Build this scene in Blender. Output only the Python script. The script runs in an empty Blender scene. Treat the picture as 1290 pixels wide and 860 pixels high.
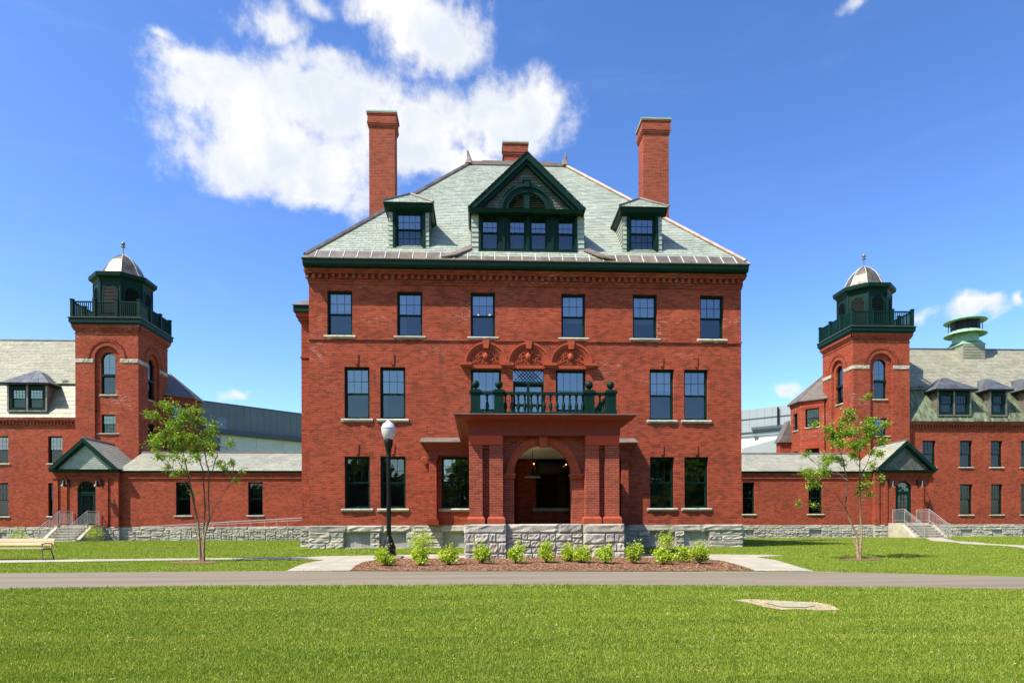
import bpy, bmesh, math, random
import numpy as np
from math import sin, cos, pi, radians, sqrt, atan2
from mathutils import Vector, Matrix

random.seed(7)
rng = np.random.default_rng(7)
scene = bpy.context.scene
col = scene.collection

# ------------------------------------------------------------------ camera
PSI, ROLL = 0.0466, -0.0033
cam_data = bpy.data.cameras.new('camera')
cam = bpy.data.objects.new('camera', cam_data)
col.objects.link(cam)
cam_data.sensor_fit = 'HORIZONTAL'
cam_data.sensor_width = 36.0
cam_data.lens = 830.0 / 1290.0 * 36.0
cam_data.shift_y = (665.1 - 430.0) / 1290.0
cam_data.clip_start = 0.1
cam_data.clip_end = 4000.0
_r = Vector((cos(PSI), -sin(PSI), 0)); _f = Vector((sin(PSI), cos(PSI), 0)); _u = Vector((0, 0, 1))
_xc = (_r + ROLL * _u).normalized(); _yc = (_u - ROLL * _r).normalized()
M = Matrix((_xc, _yc, -_f)).transposed().to_4x4()
M.translation = Vector((-2.005, -27.627, 0.83))
cam.matrix_world = M
scene.camera = cam

# ------------------------------------------------------------------ light and sky
TO_SUN = Vector((-1.0, -0.57, 1.65)).normalized()
sun_data = bpy.data.lights.new('sun', 'SUN')
sun_data.energy = 4.8
sun_data.angle = radians(0.5)
sun_data.color = (1.0, 0.92, 0.78)
sun = bpy.data.objects.new('sun', sun_data)
sun.rotation_euler = TO_SUN.to_track_quat('Z', 'Y').to_euler()
sun.location = (-60, -40, 90)
col.objects.link(sun)

scene.view_settings.view_transform = 'Standard'
scene.view_settings.look = 'None'
scene.view_settings.exposure = 1.02
scene.view_settings.gamma = 1.0
scene.view_settings.use_curve_mapping = False
scene.render.engine = 'CYCLES'
scene.cycles.max_bounces = 6
scene.cycles.transparent_max_bounces = 8
scene.cycles.caustics_reflective = False
scene.cycles.caustics_refractive = False
scene.cycles.sample_clamp_indirect = 4.0

world = bpy.data.worlds.new('World')
scene.world = world
world.use_nodes = True


class NT:
    """small helper for building node trees"""
    def __init__(self, tree):
        self.t = tree

    def n(self, kind, **kw):
        nd = self.t.nodes.new(kind)
        ins = kw.pop('ins', {})
        for k, v in kw.items():
            setattr(nd, k, v)
        for k, v in ins.items():
            self.put(nd.inputs[k], v)
        return nd

    def put(self, sock, v):
        if hasattr(v, 'is_output'):
            self.t.links.new(v, sock)
        else:
            if isinstance(v, (tuple, list)) and sock.type == 'RGBA' and len(v) == 3:
                v = (*v, 1.0)
            sock.default_value = v

    def math(self, op, a, b=None, c=None, clamp=False):
        nd = self.n('ShaderNodeMath', operation=op, use_clamp=clamp)
        for i, v in enumerate((a, b, c)):
            if v is not None:
                self.put(nd.inputs[i], v)
        return nd.outputs[0]

    def vmath(self, op, a, b=None, scale=None):
        nd = self.n('ShaderNodeVectorMath', operation=op)
        self.put(nd.inputs[0], a)
        if b is not None:
            self.put(nd.inputs[1], b)
        if scale is not None:
            self.put(nd.inputs['Scale'], scale)
        return nd

    def mix(self, fac, a, b, blend='MIX'):
        nd = self.n('ShaderNodeMix', data_type='RGBA', blend_type=blend)
        self.put(nd.inputs[0], fac); self.put(nd.inputs[6], a); self.put(nd.inputs[7], b)
        return nd.outputs[2]

    def ramp(self, fac, stops, interp='LINEAR'):
        nd = self.n('ShaderNodeValToRGB')
        cr = nd.color_ramp
        cr.interpolation = interp
        while len(cr.elements) < len(stops):
            cr.elements.new(0.5)
        for e, (p, c) in zip(cr.elements, stops):
            e.position = p
            e.color = (*c, 1.0) if len(c) == 3 else c
        self.put(nd.inputs[0], fac)
        return nd.outputs[0]

    def smooth(self, v, a, b, lo=0.0, hi=1.0):
        nd = self.n('ShaderNodeMapRange', interpolation_type='SMOOTHSTEP')
        for i, x in enumerate((v, a, b, lo, hi)):
            self.put(nd.inputs[i], x)
        return nd.outputs[0]

    def noise(self, vec, scale, detail=3.0, rough=0.55, dist=0.0):
        nd = self.n('ShaderNodeTexNoise')
        self.put(nd.inputs['Vector'], vec)
        nd.inputs['Scale'].default_value = scale
        nd.inputs['Detail'].default_value = detail
        nd.inputs['Roughness'].default_value = rough
        nd.inputs['Distortion'].default_value = dist
        return nd.outputs['Fac']


def build_world():
    t = NT(world.node_tree)
    world.node_tree.nodes.clear()
    out = t.n('ShaderNodeOutputWorld')
    bg = t.n('ShaderNodeBackground')
    bg.inputs['Strength'].default_value = 0.094
    sky = t.n('ShaderNodeTexSky', sky_type='NISHITA')
    sky.sun_disc = False
    sky.sun_elevation = math.asin(TO_SUN.z)
    sky.sun_rotation = atan2(TO_SUN.x, TO_SUN.y) % (2 * pi)
    sky.altitude = 100.0
    sky.air_density = 1.0
    sky.dust_density = 0.9
    sky.ozone_density = 3.0
    # clear spring air: deeper blue than the default sky
    hsv = t.n('ShaderNodeHueSaturation', ins={'Hue': 0.505, 'Saturation': 1.13, 'Value': 0.19, 'Color': sky.outputs[0]})
    gam = t.n('ShaderNodeGamma', ins={'Color': hsv.outputs[0], 'Gamma': 1.27})
    skyc = t.vmath('MINIMUM', t.vmath('SCALE', gam.outputs[0], scale=1.56 / 0.19).outputs[0], (9.0, 9.0, 9.0)).outputs[0]
    # clouds at their compass bearings (azimuth from +Y, elevation), in radians
    tc = t.n('ShaderNodeTexCoord')
    d = t.vmath('NORMALIZE', tc.outputs['Generated']).outputs[0]
    sep = t.n('ShaderNodeSeparateXYZ', ins={0: d})
    az = t.math('ARCTAN2', sep.outputs[0], sep.outputs[1])
    el = t.math('ARCSINE', sep.outputs[2])
    p = t.n('ShaderNodeCombineXYZ', ins={0: az, 1: el, 2: 0.0}).outputs[0]
    warp = t.n('ShaderNodeTexNoise', ins={'Vector': p, 'Scale': 9.0, 'Detail': 4.0, 'Roughness': 0.6})
    wv = t.vmath('SUBTRACT', warp.outputs['Color'], (0.5, 0.5, 0.5)).outputs[0]
    pw = t.vmath('ADD', p, t.vmath('SCALE', wv, scale=0.075).outputs[0]).outputs[0]
    field = None
    for (a, e, ra, re, wt) in CLOUDS:
        q = t.vmath('SUBTRACT', pw, (a, e, 0)).outputs[0]
        q = t.vmath('MULTIPLY', q, (1 / ra, 1 / re, 0)).outputs[0]
        ln = t.vmath('LENGTH', q).outputs['Value']
        v = t.math('MULTIPLY_ADD', ln, -wt, wt + (wt - 1.0) * 0.25)
        field = v if field is None else t.math('SMOOTH_MAX', field, v, 0.15)
    n1 = t.noise(p, 15.0, 8.0, 0.62)
    n2 = t.noise(p, 48.0, 6.0, 0.62)
    f = t.math('ADD', field, t.math('MULTIPLY', t.math('SUBTRACT', n1, 0.5), 1.45))
    f = t.math('ADD', f, t.math('MULTIPLY', t.math('SUBTRACT', n2, 0.5), 0.62))
    mask = t.math('POWER', t.smooth(f, -0.22, 0.58), 1.3)
    # scattered small clouds in the unseen sky behind, thinned to lower fill light
    pg = t.vmath('MULTIPLY', d, (1.0, 1.0, 2.4)).outputs[0]
    g1 = t.noise(pg, 2.6, 7.0, 0.58)
    behind = t.smooth(sep.outputs[1], 0.25, -0.15)
    gm = t.math('MULTIPLY', t.smooth(g1, 0.64, 0.76), behind)
    # thin high streaks
    ps = t.vmath('MULTIPLY', p, (2.0, 9.0, 1.0)).outputs[0]
    s1 = t.math('MULTIPLY', t.smooth(t.noise(ps, 2.2, 6.0, 0.6, 0.4), 0.48, 0.9), 0.05)
    mask = t.math('MAXIMUM', t.math('MAXIMUM', mask, gm), s1)
    shade = t.noise(pw, 11.0, 5.0, 0.55)
    inner = t.smooth(f, 0.1, 0.75)
    cl = t.mix(t.math('MULTIPLY', t.smooth(shade, 0.36, 0.60), inner), (5.35, 5.35, 5.35), (4.2, 4.6, 5.1))
    c = t.mix(mask, skyc, cl)
    world.node_tree.links.new(c, bg.inputs['Color'])
    world.node_tree.links.new(bg.outputs[0], out.inputs[0])


def _azel(px, py):      # bearing of a point of the sky, from the photograph's geometry
    u, v = (px - 645.0) / 830.0, -(py - 665.1) / 830.0
    x = cos(PSI) * u + sin(PSI); y = -sin(PSI) * u + cos(PSI)
    return atan2(x, y), atan2(v, sqrt(x * x + y * y))


CLOUDS = []
for (x, y, rx, ry, *wt) in ((300, 128, 95, 62), (265, 95, 75, 35), (360, 190, 130, 62), (430, 130, 120, 60), (395, 235, 85, 28), (290, 205, 62, 38),
                       (520, 170, 120, 62), (620, 148, 95, 52), (668, 150, 48, 48), (560, 205, 90, 22), (545, 40, 68, 66), (500, 10, 70, 34),
                       (350, 30, 50, 34, 0.75), (400, 15, 30, 22, 0.6), (405, 82, 60, 28, 0.8), (203, 50, 26, 16, 0.5), (1238, 379, 46, 17, 0.85), (1168, 393, 26, 10, 0.5),
                       (1290, 370, 15, 12, 0.8), (996, 490, 24, 10, 0.7), (1090, 0, 32, 16, 0.45), (298, 493, 24, 8, 0.6)):
    a0, e0 = _azel(x, y); a1, _ = _azel(x + rx, y); _, e1 = _azel(x, y - ry)
    CLOUDS.append((a0, e0, abs(a1 - a0) * 1.08, abs(e1 - e0) * 1.08, wt[0] if wt else 1.0))
build_world()

# ------------------------------------------------------------------ materials
MATS = {}


def new_mat(name):
    m = bpy.data.materials.new(name)
    m.use_nodes = True
    m.node_tree.nodes.clear()
    t = NT(m.node_tree)
    out = t.n('ShaderNodeOutputMaterial')
    MATS[name] = m
    return m, t, out


def principled(t, out, **ins):
    p = t.n('ShaderNodeBsdfPrincipled')
    for k, v in ins.items():
        t.put(p.inputs[k.replace('_', ' ')], v)
    t.t.links.new(p.outputs[0], out.inputs[0])
    return p


def bump(t, h, strength, dist):
    b = t.n('ShaderNodeBump', ins={'Height': h})
    b.inputs['Strength'].default_value = strength
    b.inputs['Distance'].default_value = dist
    return b.outputs[0]


def pos(t):
    return t.n('ShaderNodeNewGeometry').outputs['Position']


def mat_brick(name, c1, c2, mortar, stains=True, row=0.075, seed=0.0):
    m, t, out = new_mat(name)
    P = pos(t)
    s = t.n('ShaderNodeSeparateXYZ', ins={0: P})
    u = t.math('ADD', s.outputs[0], s.outputs[1])
    v = t.n('ShaderNodeCombineXYZ', ins={0: u, 1: s.outputs[2], 2: seed}).outputs[0]
    br = t.n('ShaderNodeTexBrick', ins={'Vector': v, 'Scale': 1.0, 'Mortar Size': 0.008, 'Mortar Smooth': 0.25,
                                       'Bias': -0.1, 'Brick Width': 0.215, 'Row Height': row,
                                       'Color1': c1, 'Color2': c2, 'Mortar': mortar})
    uneven = t.n('ShaderNodeTexBrick', ins={'Vector': v, 'Scale': 1.0, 'Mortar Size': 0.0, 'Bias': 0.0, 'Brick Width': 0.215, 'Row Height': row,
                                           'Color1': (0.56, 0.62, 0.66), 'Color2': (1.36, 1.34, 1.30), 'Mortar': (1, 1, 1)}, offset=0.5, squash=1.0)
    c = t.mix(1.0, br.outputs['Color'], uneven.outputs['Color'], 'MULTIPLY')
    vs = t.vmath('MULTIPLY', P, (0.35, 0.35, 0.8)).outputs[0]
    big = t.noise(vs, 1.1, 5.0, 0.6)
    c = t.mix(1.0, c, t.ramp(big, [(0.25, (0.80, 0.80, 0.82)), (0.75, (1.17, 1.15, 1.13))]), 'MULTIPLY')
    # streaky courses
    vr = t.vmath('MULTIPLY', P, (1.2, 1.2, 7.0)).outputs[0]
    c = t.mix(1.0, c, t.ramp(t.noise(vr, 2.0, 4.0, 0.65), [(0.3, (0.84, 0.83, 0.83)), (0.7, (1.14, 1.14, 1.13))]), 'MULTIPLY')
    if stains:      # lime bloom
        sv = t.vmath('MULTIPLY', P, (0.55, 0.55, 1.0)).outputs[0]
        a = t.smooth(t.noise(sv, 0.75, 3.0, 0.5), 0.50, 0.70)
        b = t.smooth(t.noise(t.vmath('MULTIPLY', P, (2.2, 2.2, 11.0)).outputs[0], 1.6, 3.0, 0.7), 0.53, 0.66)
        z = t.smooth(s.outputs[2], 4.0, 8.0)
        c = t.mix(t.math('MULTIPLY', t.math('MULTIPLY', a, b), t.math('MULTIPLY', z, 0.62)), c, (0.50, 0.36, 0.30))
        soot = t.smooth(t.noise(t.vmath('MULTIPLY', P, (1.1, 1.1, 0.16)).outputs[0], 1.4, 4.0, 0.6), 0.55, 0.78)
        c = t.mix(t.math('MULTIPLY', soot, 0.35), c, (0.085, 0.03, 0.022))
    h = t.math('ADD', br.outputs['Fac'], t.math('MULTIPLY', t.noise(P, 30.0, 2.0), -0.6))
    principled(t, out, Base_Color=c, Roughness=0.9, Specular_IOR_Level=0.18, Normal=bump(t, t.math('MULTIPLY', h, -1.0), 0.6, 0.010))
    return m


def mat_plain(name, c, rough=0.6, var=0.12, scale=6.0, metallic=0.0, stretch=(1, 1, 1), bstr=0.15, bdist=0.01, spec=0.5, per_object=0.0, per_island=0.0):
    m, t, out = new_mat(name)
    P = t.vmath('MULTIPLY', pos(t), stretch).outputs[0]
    n = t.noise(P, scale, 5.0, 0.6)
    lo = tuple(max(0, 1 - var * 1.6) for _ in c); hi = tuple(1 + var * 1.6 for _ in c)
    cc = t.mix(1.0, c, t.ramp(n, [(0.25, lo), (0.75, hi)]), 'MULTIPLY')
    if per_object:
        r = t.n('ShaderNodeObjectInfo').outputs['Random']
        cc = t.mix(1.0, cc, t.ramp(r, [(0, (1 - per_object,) * 3), (1, (1 + per_object,) * 3)]), 'MULTIPLY')
    if per_island:
        r = t.n('ShaderNodeNewGeometry').outputs['Random Per Island']
        cc = t.mix(1.0, cc, t.ramp(r, [(0, (1 - per_island,) * 3), (1, (1 + per_island,) * 3)]), 'MULTIPLY')
    principled(t, out, Base_Color=cc, Roughness=rough, Metallic=metallic, Specular_IOR_Level=spec,
               Normal=bump(t, t.noise(P, scale * 4, 3.0), bstr, bdist))
    return m


def mat_slate(name, stops, rough=0.55, patch=(0.82, 1.14)):
    m, t, out = new_mat(name)
    g = t.n('ShaderNodeNewGeometry')
    P = g.outputs['Position']
    c = t.ramp(g.outputs['Random Per Island'], stops)
    c = t.mix(1.0, c, t.ramp(t.noise(t.vmath('MULTIPLY', P, (0.4, 0.4, 1.2)).outputs[0], 1.3, 5.0, 0.6), [(0.25, (patch[0],) * 3), (0.75, (patch[1],) * 3)]), 'MULTIPLY')
    c = t.mix(1.0, c, t.ramp(t.noise(P, 14.0, 4.0, 0.6), [(0.3, (0.88,) * 3), (0.7, (1.1,) * 3)]), 'MULTIPLY')
    principled(t, out, Base_Color=c, Roughness=rough, Specular_IOR_Level=0.35, Normal=bump(t, t.noise(P, 25.0, 3.0), 0.2, 0.01))
    return m


def mat_granite(name, tint):
    m, t, out = new_mat(name)
    P = pos(t)
    r = t.n('ShaderNodeObjectInfo').outputs['Random']
    base = t.ramp(r, [(0.0, tuple(x * 0.78 for x in tint)), (0.35, tint), (0.7, tuple(x * k for x, k in zip(tint, (1.22, 1.2, 1.14)))), (1.0, tuple(x * k for x, k in zip(tint, (1.05, 0.98, 0.86))))])
    c = t.mix(1.0, base, t.ramp(t.noise(P, 5.0, 6.0, 0.65), [(0.28, (0.66, 0.66, 0.68)), (0.72, (1.22, 1.2, 1.17))]), 'MULTIPLY')
    c = t.mix(1.0, c, t.ramp(t.noise(P, 60.0, 2.0, 0.6), [(0.3, (0.8,) * 3), (0.7, (1.15,) * 3)]), 'MULTIPLY')
    principled(t, out, Base_Color=c, Roughness=0.9, Specular_IOR_Level=0.2, Normal=bump(t, t.noise(P, 14.0, 6.0, 0.7), 0.6, 0.025))
    return m


def mat_glass(name, refl, tint, rough=0.015):
    m, t, out = new_mat(name)
    P = pos(t)
    tr = t.n('ShaderNodeBsdfTransparent'); tr.inputs[0].default_value = (*tint, 1)
    gl = t.n('ShaderNodeBsdfGlossy'); gl.inputs['Roughness'].default_value = rough
    gl.inputs['Color'].default_value = (0.93, 0.97, 1.0, 1)
    oi = t.n('ShaderNodeObjectInfo').outputs['Random']
    w = t.noise(t.vmath('ADD', P, t.n('ShaderNodeCombineXYZ', ins={0: oi, 1: oi, 2: oi}).outputs[0]).outputs[0], 1.1, 2.0)
    t.put(gl.inputs['Normal'], bump(t, w, 0.10, 0.05))
    mx = t.n('ShaderNodeMixShader')
    lw = t.n('ShaderNodeLayerWeight', ins={'Blend': 0.25})
    t.put(mx.inputs[0], t.math('ADD', refl, t.math('MULTIPLY', lw.outputs['Fresnel'], 0.35), clamp=True))
    t.t.links.new(tr.outputs[0], mx.inputs[1]); t.t.links.new(gl.outputs[0], mx.inputs[2])
    t.t.links.new(mx.outputs[0], out.inputs[0])
    return m


def mat_leaf(name, stops, trans=0.35):
    m, t, out = new_mat(name)
    g = t.n('ShaderNodeNewGeometry')
    c = t.ramp(g.outputs['Random Per Island'], stops)
    if name == 'grass_blade':
        P = g.outputs['Position']
        c = t.mix(1.0, c, t.ramp(t.noise(t.vmath('MULTIPLY', P, (0.06, 2.6, 0)).outputs[0], 1.0, 4.0, 0.6), [(0.35, (0.90, 0.93, 0.95)), (0.65, (1.12, 1.08, 1.3))]), 'MULTIPLY')
        c = t.mix(1.0, c, t.ramp(t.noise(t.vmath('MULTIPLY', P, (0.22, 1.5, 0)).outputs[0], 1.1, 7.0, 0.7), [(0.28, (0.62, 0.74, 0.85)), (0.5, (1.0, 1.0, 1.0)), (0.68, (1.34, 1.14, 1.45))]), 'MULTIPLY')
    df = t.n('ShaderNodeBsdfDiffuse', ins={'Color': c})
    tl = t.n('ShaderNodeBsdfTranslucent', ins={'Color': t.mix(1.0, c, (1.15, 1.25, 0.55), 'MULTIPLY')})
    gs = t.n('ShaderNodeBsdfGlossy', ins={'Color': (1, 1, 1), 'Roughness': 0.45})
    m1 = t.n('ShaderNodeMixShader', ins={0: trans}); m2 = t.n('ShaderNodeMixShader', ins={0: 0.02})
    L = t.t.links.new
    L(df.outputs[0], m1.inputs[1]); L(tl.outputs[0], m1.inputs[2]); L(m1.outputs[0], m2.inputs[1]); L(gs.outputs[0], m2.inputs[2]); L(m2.outputs[0], out.inputs[0])
    return m


def mat_emit(name, c, s):
    m, t, out = new_mat(name)
    e = t.n('ShaderNodeEmission', ins={'Color': c, 'Strength': s})
    t.t.links.new(e.outputs[0], out.inputs[0])
    return m


BRICK = mat_brick('red_brick', (0.31, 0.054, 0.025), (0.215, 0.035, 0.018), (0.32, 0.095, 0.058))
BRICK_OLD = mat_brick('red_brick_mottled', (0.32, 0.068, 0.035), (0.165, 0.031, 0.019), (0.34, 0.125, 0.085), stains=False, seed=3.0)
TERRA = mat_plain('terracotta', (0.315, 0.062, 0.029), 0.8, 0.14, 5.0, spec=0.2)
REDPAINT = mat_plain('red_painted_wood', (0.185, 0.030, 0.016), 0.55, 0.10, 3.0, spec=0.2)
REDLEAD = mat_plain('orange_red_paint', (0.40, 0.042, 0.010), 0.5, 0.07, 3.0, spec=0.3)
GREEN = mat_plain('dark_green_paint', (0.0025, 0.022, 0.0165), 0.5, 0.12, 4.0, spec=0.12)
COPPER = mat_plain('weathered_copper', (0.175, 0.148, 0.128), 0.42, 0.26, 2.2, metallic=0.35, per_object=0.14)
COPPERNEW = mat_plain('bright_copper', (0.25, 0.185, 0.15), 0.42, 0.22, 3.0, metallic=0.4)
BAYCOPPER = mat_plain('brown_copper_roof', (0.125, 0.105, 0.09), 0.5, 0.25, 2.0, metallic=0.2)
SEAM = mat_plain('lead_seam', (0.50, 0.49, 0.46), 0.5, 0.1)
LEADROOF = mat_plain('lead_grey_roof', (0.098, 0.106, 0.118), 0.4, 0.25, 2.5, metallic=0.3, per_object=0.28)
DOME = mat_plain('tin_dome', (0.115, 0.10, 0.08), 0.42, 0.45, 2.6, metallic=0.5, bstr=0.3, bdist=0.03)
VERDIGRIS = mat_plain('green_copper_sheet', (0.105, 0.128, 0.078), 0.6, 0.6, 1.4, stretch=(2.5, 2.5, 0.35), per_object=0.16)
VENTGREEN = mat_plain('pale_green_copper', (0.21, 0.36, 0.25), 0.5, 0.10, 2.0)
LOUVER = mat_plain('shade_dark_louver', (0.0012, 0.005, 0.0045), 0.6, 0.1, 4.0, spec=0.15)  # green slats coloured near black, the shade between them put into the colour
GRANITE = mat_granite('granite', (0.355, 0.345, 0.31))
MORTAR = mat_plain('stone_joint', (0.27, 0.255, 0.22), 0.95, 0.2, 8.0, bstr=0.4)
SILLSTONE = mat_granite('sill_stone', (0.40, 0.395, 0.345))
SLATE = mat_slate('sage_slate', [(0.0, (0.255, 0.29, 0.25)), (0.5, (0.295, 0.335, 0.285)), (0.9, (0.33, 0.365, 0.315)), (0.97, (0.37, 0.39, 0.335)), (1.0, (0.215, 0.25, 0.235))])
SLATE_PALE = mat_slate('pale_slate', [(0.0, (0.20, 0.20, 0.15)), (0.5, (0.243, 0.237, 0.178)), (0.9, (0.28, 0.265, 0.20)), (1.0, (0.18, 0.195, 0.165))])
SLATE_GREY = mat_slate('mixed_slate', [(0.0, (0.23, 0.24, 0.205)), (0.4, (0.285, 0.28, 0.228)), (0.75, (0.32, 0.305, 0.235)), (0.9, (0.25, 0.275, 0.26)), (1.0, (0.36, 0.315, 0.225))])
SLATE_WALL = mat_slate('wall_slate', [(0.0, (0.075, 0.076, 0.064)), (0.6, (0.105, 0.108, 0.088)), (1.0, (0.15, 0.148, 0.112))])
CONCRETE = mat_plain('concrete', (0.33, 0.305, 0.245), 0.9, 0.07, 1.6, bstr=0.2)
STEPCONC = mat_plain('step_concrete', (0.40, 0.365, 0.29), 0.9, 0.18, 2.5, bstr=0.2)
PANELGREY = mat_plain('grey_infill', (0.30, 0.29, 0.25), 0.85, 0.18, 2.5)
STEEL = mat_plain('galvanised_steel', (0.42, 0.43, 0.44), 0.4, 0.06, 6.0, metallic=0.5)
BLACK = mat_plain('black_metal', (0.004, 0.004, 0.0045), 0.4, 0.1, 6.0, spec=0.25)
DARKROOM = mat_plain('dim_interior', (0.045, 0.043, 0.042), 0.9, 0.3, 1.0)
CREAM = mat_plain('cream_ceiling', (0.78, 0.72, 0.54), 0.8, 0.03, 2.0)
BLIND = mat_plain('window_blind', (0.34, 0.34, 0.34), 0.8, 0.1, 2.0, stretch=(8, 8, 0.2))
GLASS = mat_glass('reflective_glass', 0.21, (0.55, 0.58, 0.60))
GLASSLOW = mat_glass('screened_glass', 0.085, (0.40, 0.41, 0.43), 0.06)
GLASSDARK = mat_glass('dark_reflection_glass', 0.05, (0.40, 0.42, 0.41))  # reflectance lowered to imitate panes mirroring dark trees
GLASSGF = mat_glass('ground_floor_glass', 0.11, (0.5, 0.53, 0.54))
WOOD = mat_plain('pale_bench_slat', (0.50, 0.36, 0.22), 0.6, 0.12, 5.0, stretch=(0.4, 4, 4))
BENCHIRON = mat_plain('bronze_bench_leg', (0.16, 0.14, 0.12), 0.5, 0.1)
def mat_bark():
    m, t, out = new_mat('peeling_birch_bark')
    P = pos(t)
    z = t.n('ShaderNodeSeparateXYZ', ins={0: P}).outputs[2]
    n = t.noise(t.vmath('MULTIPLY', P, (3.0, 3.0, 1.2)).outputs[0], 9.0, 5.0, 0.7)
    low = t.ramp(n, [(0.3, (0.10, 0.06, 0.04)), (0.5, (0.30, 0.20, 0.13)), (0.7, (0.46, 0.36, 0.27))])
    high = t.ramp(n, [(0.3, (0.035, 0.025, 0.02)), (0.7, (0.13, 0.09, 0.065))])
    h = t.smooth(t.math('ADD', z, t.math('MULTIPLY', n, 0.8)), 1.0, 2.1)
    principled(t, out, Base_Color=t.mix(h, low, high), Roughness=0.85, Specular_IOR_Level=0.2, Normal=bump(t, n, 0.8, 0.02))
    return m


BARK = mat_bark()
TWIG = mat_plain('brown_twig', (0.11, 0.075, 0.055), 0.85, 0.3, 9.0)
LEAF = mat_leaf('birch_leaf', [(0.0, (0.10, 0.175, 0.016)), (0.5, (0.185, 0.285, 0.022)), (1.0, (0.30, 0.40, 0.035))])
BUSHLEAF = mat_leaf('shrub_leaf', [(0.0, (0.20, 0.31, 0.022)), (0.5, (0.38, 0.49, 0.034)), (1.0, (0.55, 0.62, 0.07))], 0.3)
FARLEAF = mat_leaf('far_leaf', [(0.0, (0.03, 0.06, 0.012)), (1.0, (0.07, 0.12, 0.02))])
BLADE = mat_leaf('grass_blade', [(0.0, (0.135, 0.205, 0.017)), (0.5, (0.205, 0.28, 0.024)), (0.9, (0.28, 0.335, 0.036)), (1.0, (0.38, 0.365, 0.10))], 0.3)
GLOBE = None
METALWALL = mat_plain('slate_blue_cladding', (0.115, 0.13, 0.145), 0.6, 0.05, 0.5)
METALDARK = mat_plain('dark_cladding_band', (0.055, 0.07, 0.095), 0.6, 0.05, 0.5)
PALEWALL = mat_plain('pale_block_wall', (0.56, 0.56, 0.53), 0.8, 0.05, 0.8)
WHITEWALL = mat_plain('white_cladding', (0.66, 0.66, 0.65), 0.7, 0.03, 0.5)
LIGHTMETAL = mat_plain('light_grey_cladding', (0.255, 0.29, 0.31), 0.55, 0.05, 0.5)
BULB_GLINT = mat_emit('warm_bulb_glint', (1.0, 0.50, 0.14), 1.6)


def mat_globe():
    m, t, out = new_mat('ribbed_globe')
    p = principled(t, out, Base_Color=(0.72, 0.72, 0.74), Roughness=0.22, Transmission_Weight=0.35, IOR=1.3)
    return m


GLOBE = mat_globe()


def mat_lawn():
    m, t, out = new_mat('lawn')
    P = pos(t)
    a = t.noise(t.vmath('MULTIPLY', P, (0.35, 1.0, 1)).outputs[0], 1.3, 6.0, 0.6)
    b = t.noise(t.vmath('MULTIPLY', P, (1.0, 0.45, 1)).outputs[0], 55.0, 4.0, 0.7)
    c = t.ramp(b, [(0.25, (0.08, 0.125, 0.010)), (0.5, (0.145, 0.21, 0.018)), (0.75, (0.215, 0.28, 0.03))])
    c = t.mix(1.0, c, t.ramp(a, [(0.3, (0.80, 0.86, 0.8)), (0.7, (1.25, 1.12, 1.1))]), 'MULTIPLY')
    principled(t, out, Base_Color=c, Roughness=0.95, Specular_IOR_Level=0.1, Normal=bump(t, b, 1.0, 0.06))
    return m


def mat_road():
    m, t, out = new_mat('asphalt')
    P = pos(t)
    a = t.noise(t.vmath('MULTIPLY', P, (0.12, 1.6, 1)).outputs[0], 1.4, 5.0, 0.6)
    b = t.noise(P, 140.0, 3.0, 0.8)
    c = t.ramp(a, [(0.3, (0.14, 0.118, 0.088)), (0.7, (0.195, 0.165, 0.125))])
    c = t.mix(1.0, c, t.ramp(b, [(0.3, (0.75,) * 3), (0.7, (1.25,) * 3)]), 'MULTIPLY')
    principled(t, out, Base_Color=c, Roughness=0.85, Specular_IOR_Level=0.25, Normal=bump(t, b, 0.5, 0.006))
    return m


LAWN = mat_lawn(); ROAD = mat_road()


def mat_path():
    m, t, out = new_mat('jointed_concrete')
    P = pos(t)
    br = t.n('ShaderNodeTexBrick', ins={'Vector': t.vmath('ADD', P, (0.3, 0.62, 0)).outputs[0], 'Scale': 1.0, 'Mortar Size': 0.012, 'Mortar Smooth': 0.3, 'Brick Width': 1.5, 'Row Height': 1.5,
                                       'Color1': (0.34, 0.315, 0.255), 'Color2': (0.30, 0.28, 0.228), 'Mortar': (0.16, 0.14, 0.11)}, offset=0.0)
    c = t.mix(1.0, br.outputs['Color'], t.ramp(t.noise(P, 1.8, 6.0, 0.65), [(0.3, (0.86,) * 3), (0.7, (1.12,) * 3)]), 'MULTIPLY')
    c = t.mix(1.0, c, t.ramp(t.noise(P, 60.0, 2.0), [(0.3, (0.9,) * 3), (0.7, (1.08,) * 3)]), 'MULTIPLY')
    principled(t, out, Base_Color=c, Roughness=0.92, Specular_IOR_Level=0.2)
    return m


PATHMAT = mat_path()
MULCH = mat_plain('bark_mulch', (0.21, 0.105, 0.055), 0.95, 0.5, 22.0, bstr=1.0, bdist=0.04)
CHIP = mat_plain('bark_chip', (0.25, 0.125, 0.065), 0.95, 0.2, 10.0, per_island=0.35)
SOIL = mat_plain('dry_soil', (0.34, 0.27, 0.165), 0.95, 0.25, 9.0, bstr=0.8, bdist=0.03)
OLDSLAB = mat_plain('worn_slab', (0.27, 0.26, 0.18), 0.9, 0.12, 5.0)


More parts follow.
